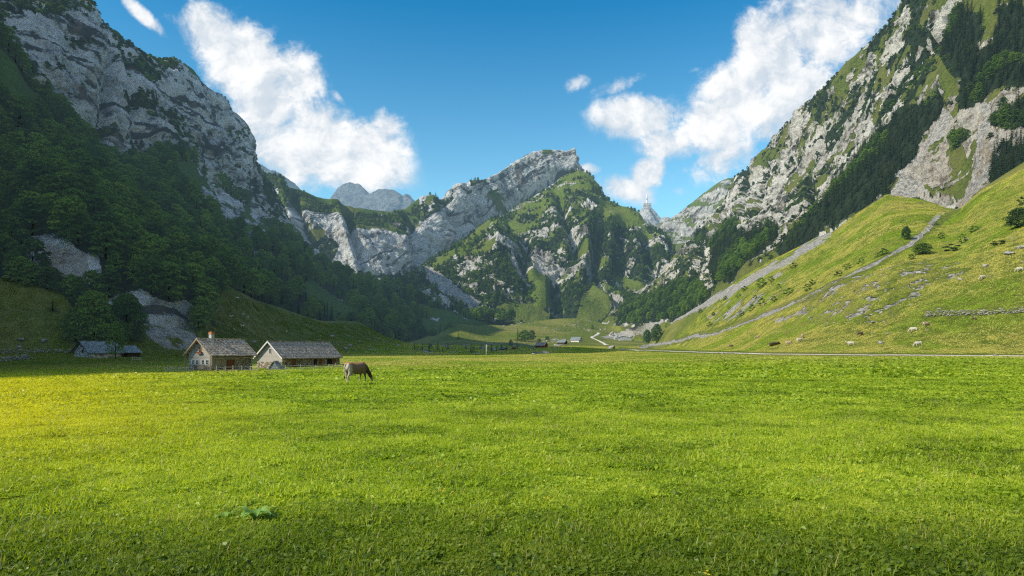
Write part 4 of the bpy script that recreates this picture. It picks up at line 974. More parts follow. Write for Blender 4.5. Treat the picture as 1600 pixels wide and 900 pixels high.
# A-shaped shelter between the two
sp_=Vector(P(427,577.5,122)); sp_.z=G(427,578.5).z
sh=empty("woodshed",sp_,R(-12)); tag(sh,"small dark blue-grey A-shaped shed before the barn gable","shed")
MB().prism([(-1.25,-.1),(1.25,-.1),(0,1.6)],0.12,1.3).build("front_boards",M_blue,sh)
for sg in (-1,1): MB().bar((sg*1.42,0,-0.08),(0,0,1.74),0.09,0.08).build("bargeboard",M_wood,sh)
m=MB()
for sg in (-1,1):
    a=[(sg*1.5,-.1),(0,1.70),(0,1.80),(sg*1.6,-.08)]
    if sg>0: a=a[::-1]
    m.prism(a,0.05,1.6)
m.build("roof",M_roofC,sh)
# --- stone barn at left in the shade
D=186.0; b3=Vector(P(141,561,D)); b3.z=G(141,561).z
lb,g=gable_house("stone_barn","old whitewashed stone barn in the shade under two dark trees","barn",b3,RZ,7.0,9.0,1.9,4.75,M_stoneW,M_stoneW,M_roofC,0.5,0.9)
window_on(lb,'g',g,-3.2,1.75,0.6,0.7,M_dark,mull=False); window_on(lb,'s',g,3.0,0.8,0.6,0.5,M_wood,mull=False)
MB().prism([(-5.6,-.4),(-0.02,-.4),(-0.02,1.85),(-2.8,3.55),(-5.6,1.85)],9.02,14.9).build("annex_wall",M_boardsD,lb)
r=MB()
for sg in (-1,1):
    xe=-2.8+sg*3.2; a=[(xe,1.60),(-2.8,3.62),(-2.8,3.76),(xe,1.74)]
    if sg>0: a=a[::-1]
    r.prism(a,9.03,15.4)
r.build("annex_roof",M_roofC,lb)
door_on(lb,'s',10.4,0,1.0,1.6,M_dark)
barge(lb,g,M_boardsD,0.5,0.9,0.2)

# --- fences
def fence(name,label,pts,h=0.95,rails=2,w=0.09,gap_rail=()):
    pts=[Vector(p) for p in pts]; e=empty(name,pts[0]); tag(e,label,"fence"); o=pts[0]
    for i,p in enumerate(pts):
        q=p-o; hh=h*random.uniform(.92,1.15)
        MB().box(q.x-w/2,q.x+w/2,q.y-w/2,q.y+w/2,q.z-.3,q.z+hh).build("post",M_fence,e)
    for i in range(len(pts)-1):
        if i in gap_rail: continue
        for k in range(rails):
            z=h*(0.42+0.43*k/max(1,rails-1)) if rails>1 else h*.8
            a=pts[i]-o; b=pts[i+1]-o
            MB().bar(a+Vector((0,-.07,z+random.uniform(-.03,.03))),b+Vector((0,-.07,z+random.uniform(-.03,.03))),.04,.10).build("rail",M_fence,e)
    return e
fence("rail_fence","low wooden rail fence left of the cabin",[gp(px,D_) for px,D_ in ((257,112),(268,112),(279,112.5),(291,112.5),(302,113))],h=0.85,rails=2)
fence("post_and_rail_fence","post and rail fence along the front of cabin and barn",[gp(px,D_) for px,D_ in ((338,114),(352,115),(364,116),(378,117),(391,118),(404,118),(420,118),(432,119),(446,120),(470,121.5),(493,123),(514,125),(524,126),(534,127))],h=1.0,rails=2,gap_rail=(5,))
fence("paddock_fence","short pale rail fence before the shaded stone barn",[gp(px,D_) for px,D_ in ((147,180),(157,180),(167,180.5),(207,182),(219,183))],h=1.0,rails=2,w=.1,gap_rail=(2,))
# trough behind the cow
tr=empty("water_trough",gp(550,74),R(8)); tag(tr,"grey water trough standing just behind the grazing cow","trough")
MB().box(-.8,.8,-.3,.3,.35,.9).build("basin",M_conc,tr)
for x in (-.6,.6): MB().box(x-.08,x+.08,-.25,.25,-.1,.35).build("leg",M_conc,tr)
# --- far buildings
def far_house(name,label,px,py,wpx,hpx,lenm,rz,mg,ms,mr,eave=0.5,cat="house",win=0):
    b=G(px,py); sc=b.y/F; Wd=wpx*sc; hr=hpx*sc
    e,g=gable_house(name,label,cat,b+Vector((Wd/2*math.cos(rz),Wd/2*math.sin(rz),-0.1)),rz,Wd,lenm,hr*eave,hr,mg,ms,mr,0.4,0.5)
    for k in range(win): window_on(e,'g',g,-Wd*(0.3+0.4*k/max(1,win-1)) if win>1 else -Wd/2,hr*eave*0.35,Wd*.10,hr*.2,M_boardsB,mull=False)
    if win>1: window_on(e,'g',g,-Wd/2,hr*eave*1.05,Wd*.10,hr*.2,M_boardsB,mull=False)
    return e,g
far_house("white_chalet","small white gabled chalet at the far end of the valley",958.5,526,10.5,8.5,9,R(4),M_white,M_white,M_roofB,0.45,"house",3)
far_house("long_farmhouse","long pale grey farm building right of the white chalet",974,531,26,7,9,R(2),M_conc,M_white,M_metal,0.5,"barn",0)
far_house("small_outhouse","tiny dark outhouse at the end of the long farm building",988,528.5,4,4.5,4,R(2),M_conc,M_boardsD,M_roofB,0.6,"shed",0)
far_house("grey_roofed_house","pale house with a blue-grey roof at the far meadow edge",907,534,13,8,9,R(62),M_white,M_white,M_roofC,0.42,"house",1)
far_house("timber_hut","dark timber hut in the shade beside the grey roofed house",884,537.5,12,5.5,7,R(65),M_boardsD,M_boardsD,M_roofC,0.5,"hut",0)
far_house("brown_barn","low brown barn in shade left of the timber hut",853,542.5,14,7.5,8,R(65),M_boardsB,M_boardsB,M_roofB,0.4,"barn",0)
far_house("field_hut","tiny brown gabled hut among the shaded boulders",802,546,7,4.5,4,R(10),M_boardsB,M_boardsD,M_roofB,0.4,"hut",1)
far_house("low_shack","low dark shack left of the tiny brown hut",789,546.5,10,4,4,R(65),M_boardsD,M_boardsD,M_roofC,0.5,"hut",0)
# pole
pb=G(760,555); pl=empty("utility_pole",pb); hpl=17*pb.y/F; tag(pl,"slim pale pole standing at the edge of the sunlit field","pole")
MB().tube([(0,0,-.3),(0,0,hpl*.5),(0,0,hpl)],[.22,.19,.14],8).build("shaft",M_metal,pl,smooth=True); MB().box(-.9,.9,-.08,.08,hpl-.7,hpl-.5).build("crossarm",M_wood,pl)
for i,(px,py) in enumerate(((620,551.5),(642,551.5),(703,551.5),(655,551),(675,551.5),(590,552),(572,551))):
    b=G(px,py); o=MB().tube([(0,0,-.2),(0,0,.6),(0,0,1.15)],[.13,.12,.09],6).build("marker_post",M_white); o.location=b
    tag(o,"short pale post on the shaded meadow behind the field edge","post","marker posts along the field edge")
# mast on the far white summit
S=SHEETS["white_summit"]; k=np.unravel_index(np.argmin(S['py']+np.abs(S['px2']-1011)*3),S['py'].shape); tp=Vector(S['W'][k])
mast=empty("summit_mast",tp); tag(mast,"thin white transmitter mast on the distant white summit","mast"); hm=15*tp.y/F
MB().tube([(0,0,-6),(0,0,hm*.45)],[7,6],10).build("base_tower",M_white,mast,smooth=True)
MB().tube([(0,0,hm*.45+.1),(0,0,hm*.8),(0,0,hm)],[5.5,4.5,2.6],8).build("antenna",M_white,mast,smooth=True)
MB().box(-26,30,-10,10,-8,9).build("station_building",M_conc,mast)

# --- tracks
def ribbon(name,label,pts,w,mat,lift=0.06,dens=1.0):
    P2=[]; 
    for (x0,y0),(x1,y1) in zip(pts[:-1],pts[1:]):
        n=max(2,int(math.hypot(x1-x0,y1-y0)/2.0)); P2+= [(x0+(x1-x0)*i/n,y0+(y1-y0)*i/n) for i in range(n)]
    P2.append(pts[-1]); W=np.array([np.array(G(*p)) for p in P2])
    for k in range(3): W[:,k]=smooth1(W[:,k],4)
    t=np.gradient(W[:,:2],axis=0); t/=np.linalg.norm(t,axis=1,keepdims=True)+1e-9; nrm=np.stack([-t[:,1],t[:,0]],1)
    S=SHEETS[VG]; m=MB(); V=[];K=5
    for i in range(len(W)):
        ww=w*(1+.25*math.sin(i*1.7)+.15*math.sin(i*.61))
        for j in range(K):
            u=(j/(K-1)-.5)*ww; x=W[i,0]+nrm[i,0]*u; y=W[i,1]+nrm[i,1]*u
            px=800+x*F/y; c=int(np.argmin(np.abs(S['PX'][0]-px))); c2=min(c+1,S['W'].shape[1]-1)
            z=np.interp(y,S['W'][:,c,1],S['W'][:,c,2]); V.append((x,y,z+lift*(1 if 0<j<K-1 else .2)))
    n=len(W); q=[(i*K+j,i*K+j+1,(i+1)*K+j+1,(i+1)*K+j) for i in range(n-1) for j in range(K-1)]
    me=mesh_np(name,V,np.array(q),[mat],smooth=True); o=link(name,me); tag(o,label,None,None,"structure"); return o
ribbon("gravel_path","pale gravel path along the foot of the right meadow",[(1680,557.2),(1600,556.2),(1500,555.4),(1400,554.6),(1300,554),(1200,552.8),(1100,550.2),(1040,548.2),(985,546.8),(966,545.5)],1.7,M_track,0.10)
ribbon("winding_path","pale path winding up to the far chalets",[(950,540),(944,536),(936,532),(926,528),(922,526.5),(930,524),(937,521.5),(935,518.5)],3.4,M_track,0.35)

# --- rocks
def rock_mesh(seed,sub=3,flat=0.7,rough=0.32):
    bm=bmesh.new(); bmesh.ops.create_icosphere(bm,subdivisions=sub,radius=0.5)
    v=np.array([x.co[:] for x in bm.verts]); n=v/np.linalg.norm(v,axis=1,keepdims=True)
    rg=np.random.default_rng(seed)
    r=0.5+rough*0.5*fbm(n*1.0,0.9,3,0.5,off=seed*3.1)+0.07*fbm(n,0.25,3,.6,ridged=True,off=seed)
    for _ in range(7):  # planar facets
        d=rg.normal(0,1,3); d/=np.linalg.norm(d); c=(n@d); lim=rg.uniform(.36,.46); r=np.where(c*r>lim,lim/np.maximum(c,.1),r)
    v=n*r[:,None]*np.array([1.15,0.9,flat])
    for a,b in zip(bm.verts,v): a.co=b
    me=bpy.data.meshes.new("boulder"); bm.to_mesh(me); bm.free(); me.materials.append(M_rock); return me
ROCKS=[rock_mesh(s) for s in range(6)]; ROCKS_LO=[rock_mesh(s+20,2) for s in range(4)]
def put_rock(p,s,label,group=None,lo=False,name="boulder"):
    me=(ROCKS_LO if lo else ROCKS)[random.randrange(4 if lo else 6)]
    o=link(name,me); o.location=(p[0],p[1],p[2]+0.12*s); o.rotation_euler=(random.uniform(-.2,.2),random.uniform(-.2,.2),random.uniform(0,6.28)); o.scale=(s*random.uniform(.85,1.2),s*random.uniform(.8,1.1),s*random.uniform(.65,1.0))
    tag(o,label,"rock",group); return o
p=G(956,545.5); put_rock(p,13*p.y/F,"large rounded grey boulder where the two gravel paths meet")
p=G(1209,539); o=put_rock(p,17*p.y/F,"brown mossy rock mound between the cows on the right meadow"); o.scale.z*=.65; o.data=o.data.copy(); o.data.materials[0]=simple_mat("mossy_rock",(0.07,0.06,0.03),(0.22,0.17,0.10),2)
p=G(1376,536.5); put_rock(p,10*p.y/F,"flat beige rock on the meadow between two white cows")
p=G(1468,490); put_rock(p,7*p.y/F,"pale stone sitting on top of the long stone wall").location.z+=1.0
p=G(1365,503.5); put_rock(p,9*p.y/F,"pale boulder at the lower end of the right hand boulder field")
p=G(1360,551); 
for px,py,s in ((838,553,9),(846,552.5,8),(853,553,10),(858,553,6),(833,554,6)):
    p=G(px,py); put_rock(p,s*p.y/F,"pale limestone boulder in the small heap at the sunlit field edge","boulder heap at the field edge")
for px,py,s in ((1130,553,5),(1361,556,6),(1335,555,4),(1556,556,7),(1363,521.5,4),(1387,522,5),(1449,517,5),(1511,376,9),(1449,423,9),(1577,398,14),(1597,388,14),(1500,437,8),(1487,432,10),(1540,418,9),(32,531,9),(70,532,8),(30,543,7)):
    p=G(px,py); put_rock(p,s*p.y/F,"pale weathered boulder lying alone on the grass slope","single boulders on the meadow slopes")
def mask_px(poly): return lambda S: inpoly(poly,S['px2'],S['py'])
nr=0
for poly,label,grp,spc,mx,s0,s1,sd in (
   ([(1230,470),(1300,440),(1460,400),(1520,420),(1440,470),(1380,505),(1270,508)],"weathered limestone boulder in the boulder field on the right slope","boulder field on the right slope",2.4,80,.4,1.4,1),
   ([(650,549),(700,537),(770,537),(870,531),(900,536),(850,550),(660,555)],"grey boulder in the shaded rock jumble at the valley end","rock jumble at the valley end",6.5,60,1.2,3.6,2),
   ([(380,500),(520,515),(660,540),(650,549),(430,546),(380,530)],"dark grey boulder on the shaded left meadow slope","boulders on the shaded left meadow",7,30,1,3,3),
   ([(700,490),(800,505),(960,500),(960,515),(860,520),(760,515)],"grey boulder at the sunlit foot of the central peak","boulders below the central peak",11,36,1.5,4,4),
   ([(1440,480),(1600,440),(1600,330),(1500,360)],"small pale stone on the steep right meadow","stones on the steep right meadow",9,20,.4,1.2,5)):
    q,_,_=sample(VG,mask_px(poly),spc,sd,mx)
    for p in q: put_rock(p,random.uniform(s0,s1)*random.choice((.6,1,1)),label,grp,lo=True); nr+=1
# drystone walls : one thing each
def stone_wall(name,label,pts,h,w,n_per_m=5.5,cat="wall"):
    W=[gp(px,D_) for px,D_ in pts]; rg=random.Random(len(label)); V=[];Fc=[]
    base=W[0]; m=MB()
    tpl=[tuple(v.co) for v in ROCKS_LO[0].vertices]; fcs=[tuple(p.vertices) for p in ROCKS_LO[0].polygons]
    for a,b in zip(W[:-1],W[1:]):
        L=(b-a).length; nn=int(L*n_per_m*h*1.6)
        for k in range(nn):
            t=rg.random(); z=rg.random()**1.15*h; s=rg.uniform(.28,.55); c=a.lerp(b,t)-base
            off=rg.uniform(-w,w)*.5*(1.2-z/h)
            M=Matrix.Translation(c+Vector((0.2*off,off,z)))@Matrix.Rotation(rg.uniform(0,6.28),4,'Z')@Matrix.Rotation(rg.uniform(-.3,.3),4,'X')@Matrix.Diagonal((s*1.25,s,s*.8,1))
            m.add([M@Vector(v) for v in tpl],fcs)
    o=m.build(name,M_rockS); o.location=base; tag(o,label,cat); return o
def Dof(px,py): return G(px,py).y
stone_wall("drystone_wall","long grey drystone wall crossing the right meadow",[(px,Dof(px,py)) for px,py in ((1446,495),(1480,493.5),(1520,491.5),(1560,489.5),(1600,487.5),(1680,484))],1.5,.8)
stone_wall("tumbled_wall","tumbled mossy stone wall left of the shaded stone barn",[(px,Dof(px,py)) for px,py in ((-30,553),(20,552),(60,551),(112,551))],1.2,.9,4.5)
stone_wall("stone_heap","heap of grey stones and old planks at the left edge",[(px,Dof(px,py)) for px,py in ((-10,566),(22,564),(46,561))],1.3,2.2,6,"stone heap")
# --- single trees and shrubs
def grown_tree(name,label,p,h,wd,seed,mleaf,crown=None,leaf=.03,nb=46,per=110,group=None,h0=.08,cat="tree"):
    e=empty(name,p,random.uniform(0,6.28)); tag(e,label,cat,group); e.scale=(wd,wd,h)
    V,Fq=crown if crown else crown_broad(seed,nb,per,0.5,leaf,h0)
    link("crown",mesh_np("crown",V,Fq,[mleaf]),e); trunk_mb(seed,0.022,0.8,9).build("trunk",M_bark,e,smooth=True); return e
p=G(148,531); grown_tree("broadleaf_tree","left one of the two big dark broadleaf trees behind the stone barn",p,74*p.y/F,70*p.y/F,101,M_leaf,nb=60,per=150,leaf=.026,h0=.02)
p=G(198,533); grown_tree("broadleaf_tree","right one of the two big dark broadleaf trees behind the stone barn",p,74*p.y/F,62*p.y/F,102,M_leaf,nb=60,per=150,leaf=.026,h0=.02)
p=G(118,533); grown_tree("broadleaf_tree","low rounded tree at the left end of the clump behind the stone barn",p,52*p.y/F,46*p.y/F,112,M_leaf,nb=40,per=110,leaf=.03,h0=.02)
p=G(176,532); grown_tree("broadleaf_tree","dark bushy tree filling the gap between the two big trees",p+Vector((0,6,0)),66*p.y/F,50*p.y/F,105,M_leafD,nb=40,per=120,leaf=.03,h0=.02)
p=gp(181,180.5); grown_tree("rowan_tree","slender loose tree standing right before the stone barn",p,58*p.y/F,34*p.y/F,103,M_leaf,nb=26,per=70,leaf=.03,h0=.15)
p=G(82,486); grown_tree("young_spruce","lone little spruce on the grass knoll at left",p,21*p.y/F,20*p.y/F*2.4,104,M_needle,crown=crown_conifer(104,12,.2))
p=G(22,436); grown_tree("broadleaf_tree","dark tree at the far left edge above the grass knoll",p,46*p.y/F,34*p.y/F,106,M_leafD)
p=G(1026,534.5); grown_tree("broadleaf_tree","taller round tree of the pair at the foot of the right meadow",p,28*p.y/F,21*p.y/F,107,M_leafD,h0=.05)
p=G(1011,536.5); grown_tree("broadleaf_tree","smaller round tree left of its taller twin beside the path",p,21*p.y/F,15*p.y/F,108,M_leafD,h0=.05)
p=G(1592,356); grown_tree("broadleaf_tree","dark spreading tree at the right edge of the steep meadow",p,30*p.y/F,38*p.y/F,109,M_leafD)
p=G(1416,374); grown_tree("broadleaf_tree","tall dark bushy tree beside the stream gully, largest there",p,20*p.y/F,15*p.y/F,110,M_leafD)
p=G(1441,398); grown_tree("hillside_shrub","big spreading green shrub on the slope right of the stream gully",p,18*p.y/F,30*p.y/F,111,M_leaf,cat="shrub")
SHR=[(1109,510,7,9),(1159,494,8,10),(1175,486,10,9),(1191,478,12,12),(1209,472,9,10),(1232,461,11,18),(1154,465,6,9),(1164,455,8,10),(1189,449,14,18),(1205,441,9,10),(1133,470,7,6),(1261,455,11,11),(1269,446,9,9),(1311,432,9,13),(1324,422,10,12),(1345,414,12,9),(1381,398,10,14),(1372,402,7,10),(1424,405,8,9),(1485,392,11,22),(1504,380,14,14),(1521,362,9,13),(1471,373,9,9),(1561,381,5,24),(1240,419,8,12),(1094,489,7,7),(1043,511,6,9),(1217,451,7,9),(1180,467,6,8),(1139,482,5,6),(1461,352,6,8),(1597,320,12,12)]
SHM=[mesh_np("shrub",*crown_broad(s,9,46,0.62,.085,.0,.9),[m]) for s,m in ((31,M_leaf),(32,M_leafD),(33,M_leaf))]
for i,(px,py,h,w_) in enumerate(SHR):
    p=G(px,py); o=link("hillside_shrub",SHM[i%3]); o.location=p; o.rotation_euler=(0,0,i*1.3); s=p.y/F; o.scale=(w_*s*1.05,w_*s*1.05,h*s*1.15)
    tag(o,"small dark green shrub dotted on the right meadow slope and its gullies","shrub","shrubs on the right meadow slope")
for i,(px,py,h,w_,c) in enumerate(((809,532,20,14,1),(820,532,17,20,0),(831,531,15,14,0),(815,533,16,16,0),(768,549,14,8,1),(776,549,12,7,1),(784,547,13,8,1),(792,547,11,8,1),(736,551,14,8,1),(808,545,13,9,1),(740,549,10,7,1),(716,530,12,8,1),(672,545,9,8,0),(925,513,7,7,0),(1115,493,6,6,0),(648,546,11,7,1),(660,547,13,8,1),(671,548,10,7,1),(684,547,14,9,1),(692,549,9,6,1),(700,546,12,8,1),(728,545,11,7,1),(752,545,10,7,1),(798,540,10,8,0),(842,536,8,9,0),(855,533,8,9,0))):
    p=G(px,py); s=p.y/F; o=link("valley_tree",CONI[i%4] if c else BROAD[i%4]); o.location=p-Vector((0,0,.2)); k=(2.6 if c else 1.1); o.scale=(w_*s*k,w_*s*k,h*s); o.rotation_euler=(0,0,i)
    tag(o,"dark conifer among the boulders at the shaded valley end" if c else "dark round tree in the clump at the shaded valley end","tree","dark trees at the valley end" if c else "round trees at the valley end")

for i,(px,py,h) in enumerate(((326,472,11),(321,487,12),(330,460,11),(316,501,10),(335,449,11),(311,512,9),(340,449,10),(347,454,9),(30,441,9),(50,446,8),(74,452,8))):
    p=G(px,py); o=link("broadleaf_tree",BROAD[i%4]); o.location=p-Vector((0,0,.4)); o.rotation_euler=(0,0,i*1.9); o.scale=(h*1.15,h*1.15,h)
    tag(o,"dark broadleaf tree on the upper rim of the left grass slope","tree","trees along the rim of the left meadows")
# ---------------------------------------------------------------- cattle and goats
def skin_mesh(name,nodes,edges,root,sub=2):
    """continuous body grown over a skeleton; nodes: (x,y,z,rx,ry)"""
    me=bpy.data.meshes.new(name); me.from_pydata([n[:3] for n in nodes],edges,[]); o=bpy.data.objects.new(name,me); COL.objects.link(o)
    sk=o.modifiers.new("skin",'SKIN'); sk.use_smooth_shade=True
    if not me.skin_vertices: me.skin_vertices.new()
    for i,n in enumerate(nodes):
        v=me.skin_vertices[0].data[i]; v.radius=(n[3],n[4]); v.use_root=(i==root)
    ss=o.modifiers.new("sub",'SUBSURF'); ss.levels=sub; ss.render_levels=sub
    dg=bpy.context.evaluated_depsgraph_get(); dg.update()
    r=bpy.data.meshes.new_from_object(o.evaluated_get(dg)); r.name=name
    bpy.data.objects.remove(o); bpy.data.meshes.remove(me)
    r.polygons.foreach_set("use_smooth",[True]*len(r.polygons)); return r
def loft(m,rings,n=14):
    """rings: x,y,z, half width (y), half height (in the plane of the limb)"""
    P_=[Vector(r[:3]) for r in rings]; b=len(m.v); k=len(P_)
    for i,p in enumerate(P_):
        d=(P_[min(i+1,k-1)]-P_[max(i-1,0)]).normalized(); side=Vector((0,1,0)); side=(side-d*side.dot(d)).normalized(); up=d.cross(side)
        for j in range(n):
            t=2*math.pi*j/n; m.v.append(tuple(p+side*math.cos(t)*rings[i][3]+up*math.sin(t)*rings[i][4]))
    for i in range(k-1):
        for j in range(n): m.f.append((b+i*n+j,b+i*n+(j+1)%n,b+(i+1)*n+(j+1)%n,b+(i+1)*n+j))
    m.f.append(tuple(b+j for j in reversed(range(n)))); m.f.append(tuple(b+(k-1)*n+j for j in range(n)))
def fuse(name,m,voxel,smooth=6):
    me=bpy.data.meshes.new(name); me.from_pydata(m.v,[],m.f); o=bpy.data.objects.new(name,me); COL.objects.link(o)
    bm=bmesh.new(); bm.from_mesh(me); bmesh.ops.recalc_face_normals(bm,faces=bm.faces); bm.to_mesh(me); bm.free()
    r=o.modifiers.new("r",'REMESH'); r.mode='VOXEL'; r.voxel_size=voxel; r.use_smooth_shade=True
    q=o.modifiers.new("s",'SMOOTH'); q.factor=.5; q.iterations=smooth
    dg=bpy.context.evaluated_depsgraph_get(); dg.update(); res=bpy.data.meshes.new_from_object(o.evaluated_get(dg)); res.name=name
    bpy.data.objects.remove(o); bpy.data.meshes.remove(me); res.polygons.foreach_set("use_smooth",[True]*len(res.polygons)); return res
def cow_mesh(name,head='graze',step=0.0,sub=2):
    m=MB()
    loft(m,[(-1.00,0,1.12,.10,.13),(-.95,0,1.10,.21,.24),(-.80,0,1.08,.28,.30),(-.60,0,1.07,.31,.32),(-.35,0,1.00,.33,.37),(-.05,0,.97,.36,.40),(.22,0,.98,.34,.39),(.45,0,1.01,.29,.37),(.62,0,1.02,.25,.34),(.76,0,1.03,.19,.27),(.86,0,1.02,.12,.18)],16)
    loft(m,[(-.95,0,1.36,.05,.04),(-.70,0,1.37,.12,.05),(-.3,0,1.34,.08,.05),(.3,0,1.35,.07,.05),(.60,0,1.37,.08,.06),(.72,0,1.33,.05,.05)],8)
    for sg in (-1,1): loft(m,[(-.88,sg*.17,1.30,.06,.07),(-.62,sg*.20,1.31,.09,.08),(-.45,sg*.19,1.25,.04,.05)],8)
    if head=='graze':
        loft(m,[(.58,0,1.10,.17,.28),(.78,0,.98,.14,.24),(.95,0,.82,.115,.19),(1.08,0,.66,.10,.155),(1.16,0,.55,.09,.12)],12)
        loft(m,[(1.10,0,.62,.10,.10),(1.18,0,.52,.125,.135),(1.26,0,.40,.115,.13),(1.33,0,.27,.085,.105),(1.38,0,.17,.075,.085),(1.41,0,.09,.072,.065),(1.42,0,.05,.05,.03)],12)
    else:
        loft(m,[(.58,0,1.12,.17,.28),(.80,0,1.18,.13,.22),(.98,0,1.28,.11,.17),(1.12,0,1.37,.095,.13),(1.2,0,1.42,.09,.10)],12)
        loft(m,[(1.10,0,1.44,.10,.10),(1.20,0,1.40,.125,.135),(1.32,0,1.32,.11,.125),(1.45,0,1.23,.08,.10),(1.55,0,1.16,.075,.085),(1.62,0,1.11,.072,.065),(1.65,0,1.09,.05,.03)],12)
    for sg,st in ((1,step),(-1,-step)):
        loft(m,[(-.68,sg*.15,1.08,.13,.27),(-.68+st*.2,sg*.19,.86,.14,.23),(-.70+st*.4,sg*.19,.68,.10,.15),(-.80+st*.8,sg*.19,.52,.062,.085),(-.83+st,sg*.18,.42,.05,.062),(-.81+st,sg*.18,.26,.040,.046),(-.80+st,sg*.18,.13,.045,.050),(-.78+st,sg*.18,.06,.058,.068),(-.77+st,sg*.18,.0,.062,.075)],10)
        loft(m,[(.50,sg*.15,.98,.11,.22),(.51,sg*.17,.76,.10,.15),(.52-st*.4,sg*.17,.58,.075,.10),(.53-st*.8,sg*.165,.42,.056,.065),(.53-st,sg*.165,.36,.052,.058),(.52-st,sg*.165,.22,.038,.042),(.53-st,sg*.165,.12,.044,.047),(.54-st,sg*.165,.05,.056,.064),(.55-st,sg*.165,.0,.06,.07)],10)
    return fuse(name,m,.028 if sub==2 else .045,4)
def coat(name,base,dark,pale,sunlit_red=None,darkfront=0.6):
    m,nt=newmat(name); pos=nt.n('ShaderNodeTexCoord').outputs['Object']; X,Y,Z=nt.n('ShaderNodeSeparateXYZ',{0:pos}).outputs
    n=nt.noise(pos,3,4,0.6); nf=nt.noise(nt.mapping(pos,(1,1,.4)),26,3,.7)
    wob=nt.math('MULTIPLY',nt.math('SUBTRACT',n,.5),.6)
    c=nt.mix(nt.math('MULTIPLY',nt.rng(nt.math('ADD',X,wob),.25,.95),darkfront),base,dark)
    c=nt.mix(nt.math('MULTIPLY',nt.rng(nt.math('ADD',nt.math('MULTIPLY',X,-1),wob),.55,.95),.8),c,pale)
    c=nt.mix(nt.math('MULTIPLY',nt.rng(nt.math('SUBTRACT',.42,Z),0,.25),.55),c,pale)
    if sunlit_red: c=nt.mix(nt.math('MULTIPLY',nt.rng(nt.math('ADD',Z,nt.math('MULTIPLY',wob,.35)),1.24,1.36),.85),c,sunlit_red)  # reddish sunlit top of the back painted into the hide
    muz=nt.math('MULTIPLY',nt.rng(X,1.36,1.44),nt.rng(nt.math('SUBTRACT',.30,Z),0,.1))
    c=nt.mix(nt.math('MULTIPLY',muz,.8),c,pale)
    hoof=nt.rng(nt.math('SUBTRACT',.09,Z),0,.03); hoof=nt.math('MULTIPLY',hoof,nt.math('LESS_THAN',X,1.1))
    c=nt.mix(nt.math('MULTIPLY',hoof,.8),c,(.03,.025,.02))
    c=nt.mix(nt.math('MULTIPLY',nt.rng(nf,.35,.7),.35),c,dark)
    out(nt,bsdf(nt,c,.75,nf,.3,.01,.2)); return m
CO_MAIN=coat("brown_grey_hide",(.23,.155,.105),(.055,.038,.028),(.74,.64,.52),(.58,.27,.12),.9)
CO_WHITE=coat("cream_hide",(.66,.60,.50),(.34,.28,.20),(.74,.70,.62),None,.25)
CO_TAN=coat("tan_hide",(.48,.37,.27),(.22,.15,.09),(.58,.48,.38),None,.4)
CO_BROWN=coat("dark_brown_hide",(.20,.13,.09),(.06,.04,.03),(.42,.33,.25),None,.5)
M_horn=simple_mat("horn",(.35,.28,.2),(.6,.52,.4),6,.5)
def cow(name,label,p,rz,me,mat,s=1.0,detail=True,group=None,head='graze'):
    e=empty(name,p,rz,s); tag(e,label,"cow",group)
    b=me.copy(); b.materials.clear(); b.materials.append(mat); link("body",b,e)
    hx,hz=(1.17,.62) if head=='graze' else (1.20,1.47)
    for sg in (-1,1):
        m=MB(); m.tube([(hx-.06,sg*.07,hz+.02),(hx-.09,sg*.17,hz+.04),(hx-.08,sg*.27,hz)],[.035,.055,.012],6); m.build("ear",mat,e,smooth=True)
        m=MB(); m.tube([(hx-.02,sg*.06,hz+.07),(hx+.03,sg*.18,hz+.15),(hx+.10,sg*.21,hz+.30)],[.04,.03,.009],6); m.build("horn",M_horn,e,smooth=True)
        if detail: m=MB(); m.tube([(hx+.07,sg*.085,hz-.10),(hx+.07,sg*.112,hz-.10)],[.022,.012],8); m.build("eye",M_dark,e,smooth=True)
    m=MB(); m.tube([(-.98,0,1.30),(-1.08,.02,1.08),(-1.08,.03,.75),(-1.06,.02,.48)],[.045,.028,.02,.016],6); t=m.build("tail",mat,e,smooth=True)
    m=MB(); m.tube([(-1.06,.02,.50),(-1.05,.02,.40),(-1.06,.03,.27)],[.02,.05,.01],6); m.build("tail_tuft",M_dark if mat is not CO_WHITE else M_horn,t,smooth=True)
    if detail:
        m=MB(); m.tube([(-.42,0,.72),(-.44,0,.58),(-.44,0,.52)],[.16,.13,.05],10); u=m.build("udder",CO_WHITE,e,smooth=True)
        for a in (-.49,-.39):
            for sg in (-1,1): m=MB(); m.tube([(a,sg*.06,.56),(a,sg*.065,.45)],[.02,.013],6); m.build("teat",CO_WHITE,u,smooth=True)
    return e
CM=cow_mesh("cow_body",'graze',.10); CM2=cow_mesh("cow_body",'up',.05,1); CM3=cow_mesh("cow_body",'graze',-.06,1)
c0=gp(557.5,51.5); cow("grazing_cow","brown and grey cow grazing alone in the sunlit field beside the barn",c0+Vector((0,0,-.03)),R(55),CM,CO_MAIN,1.12)
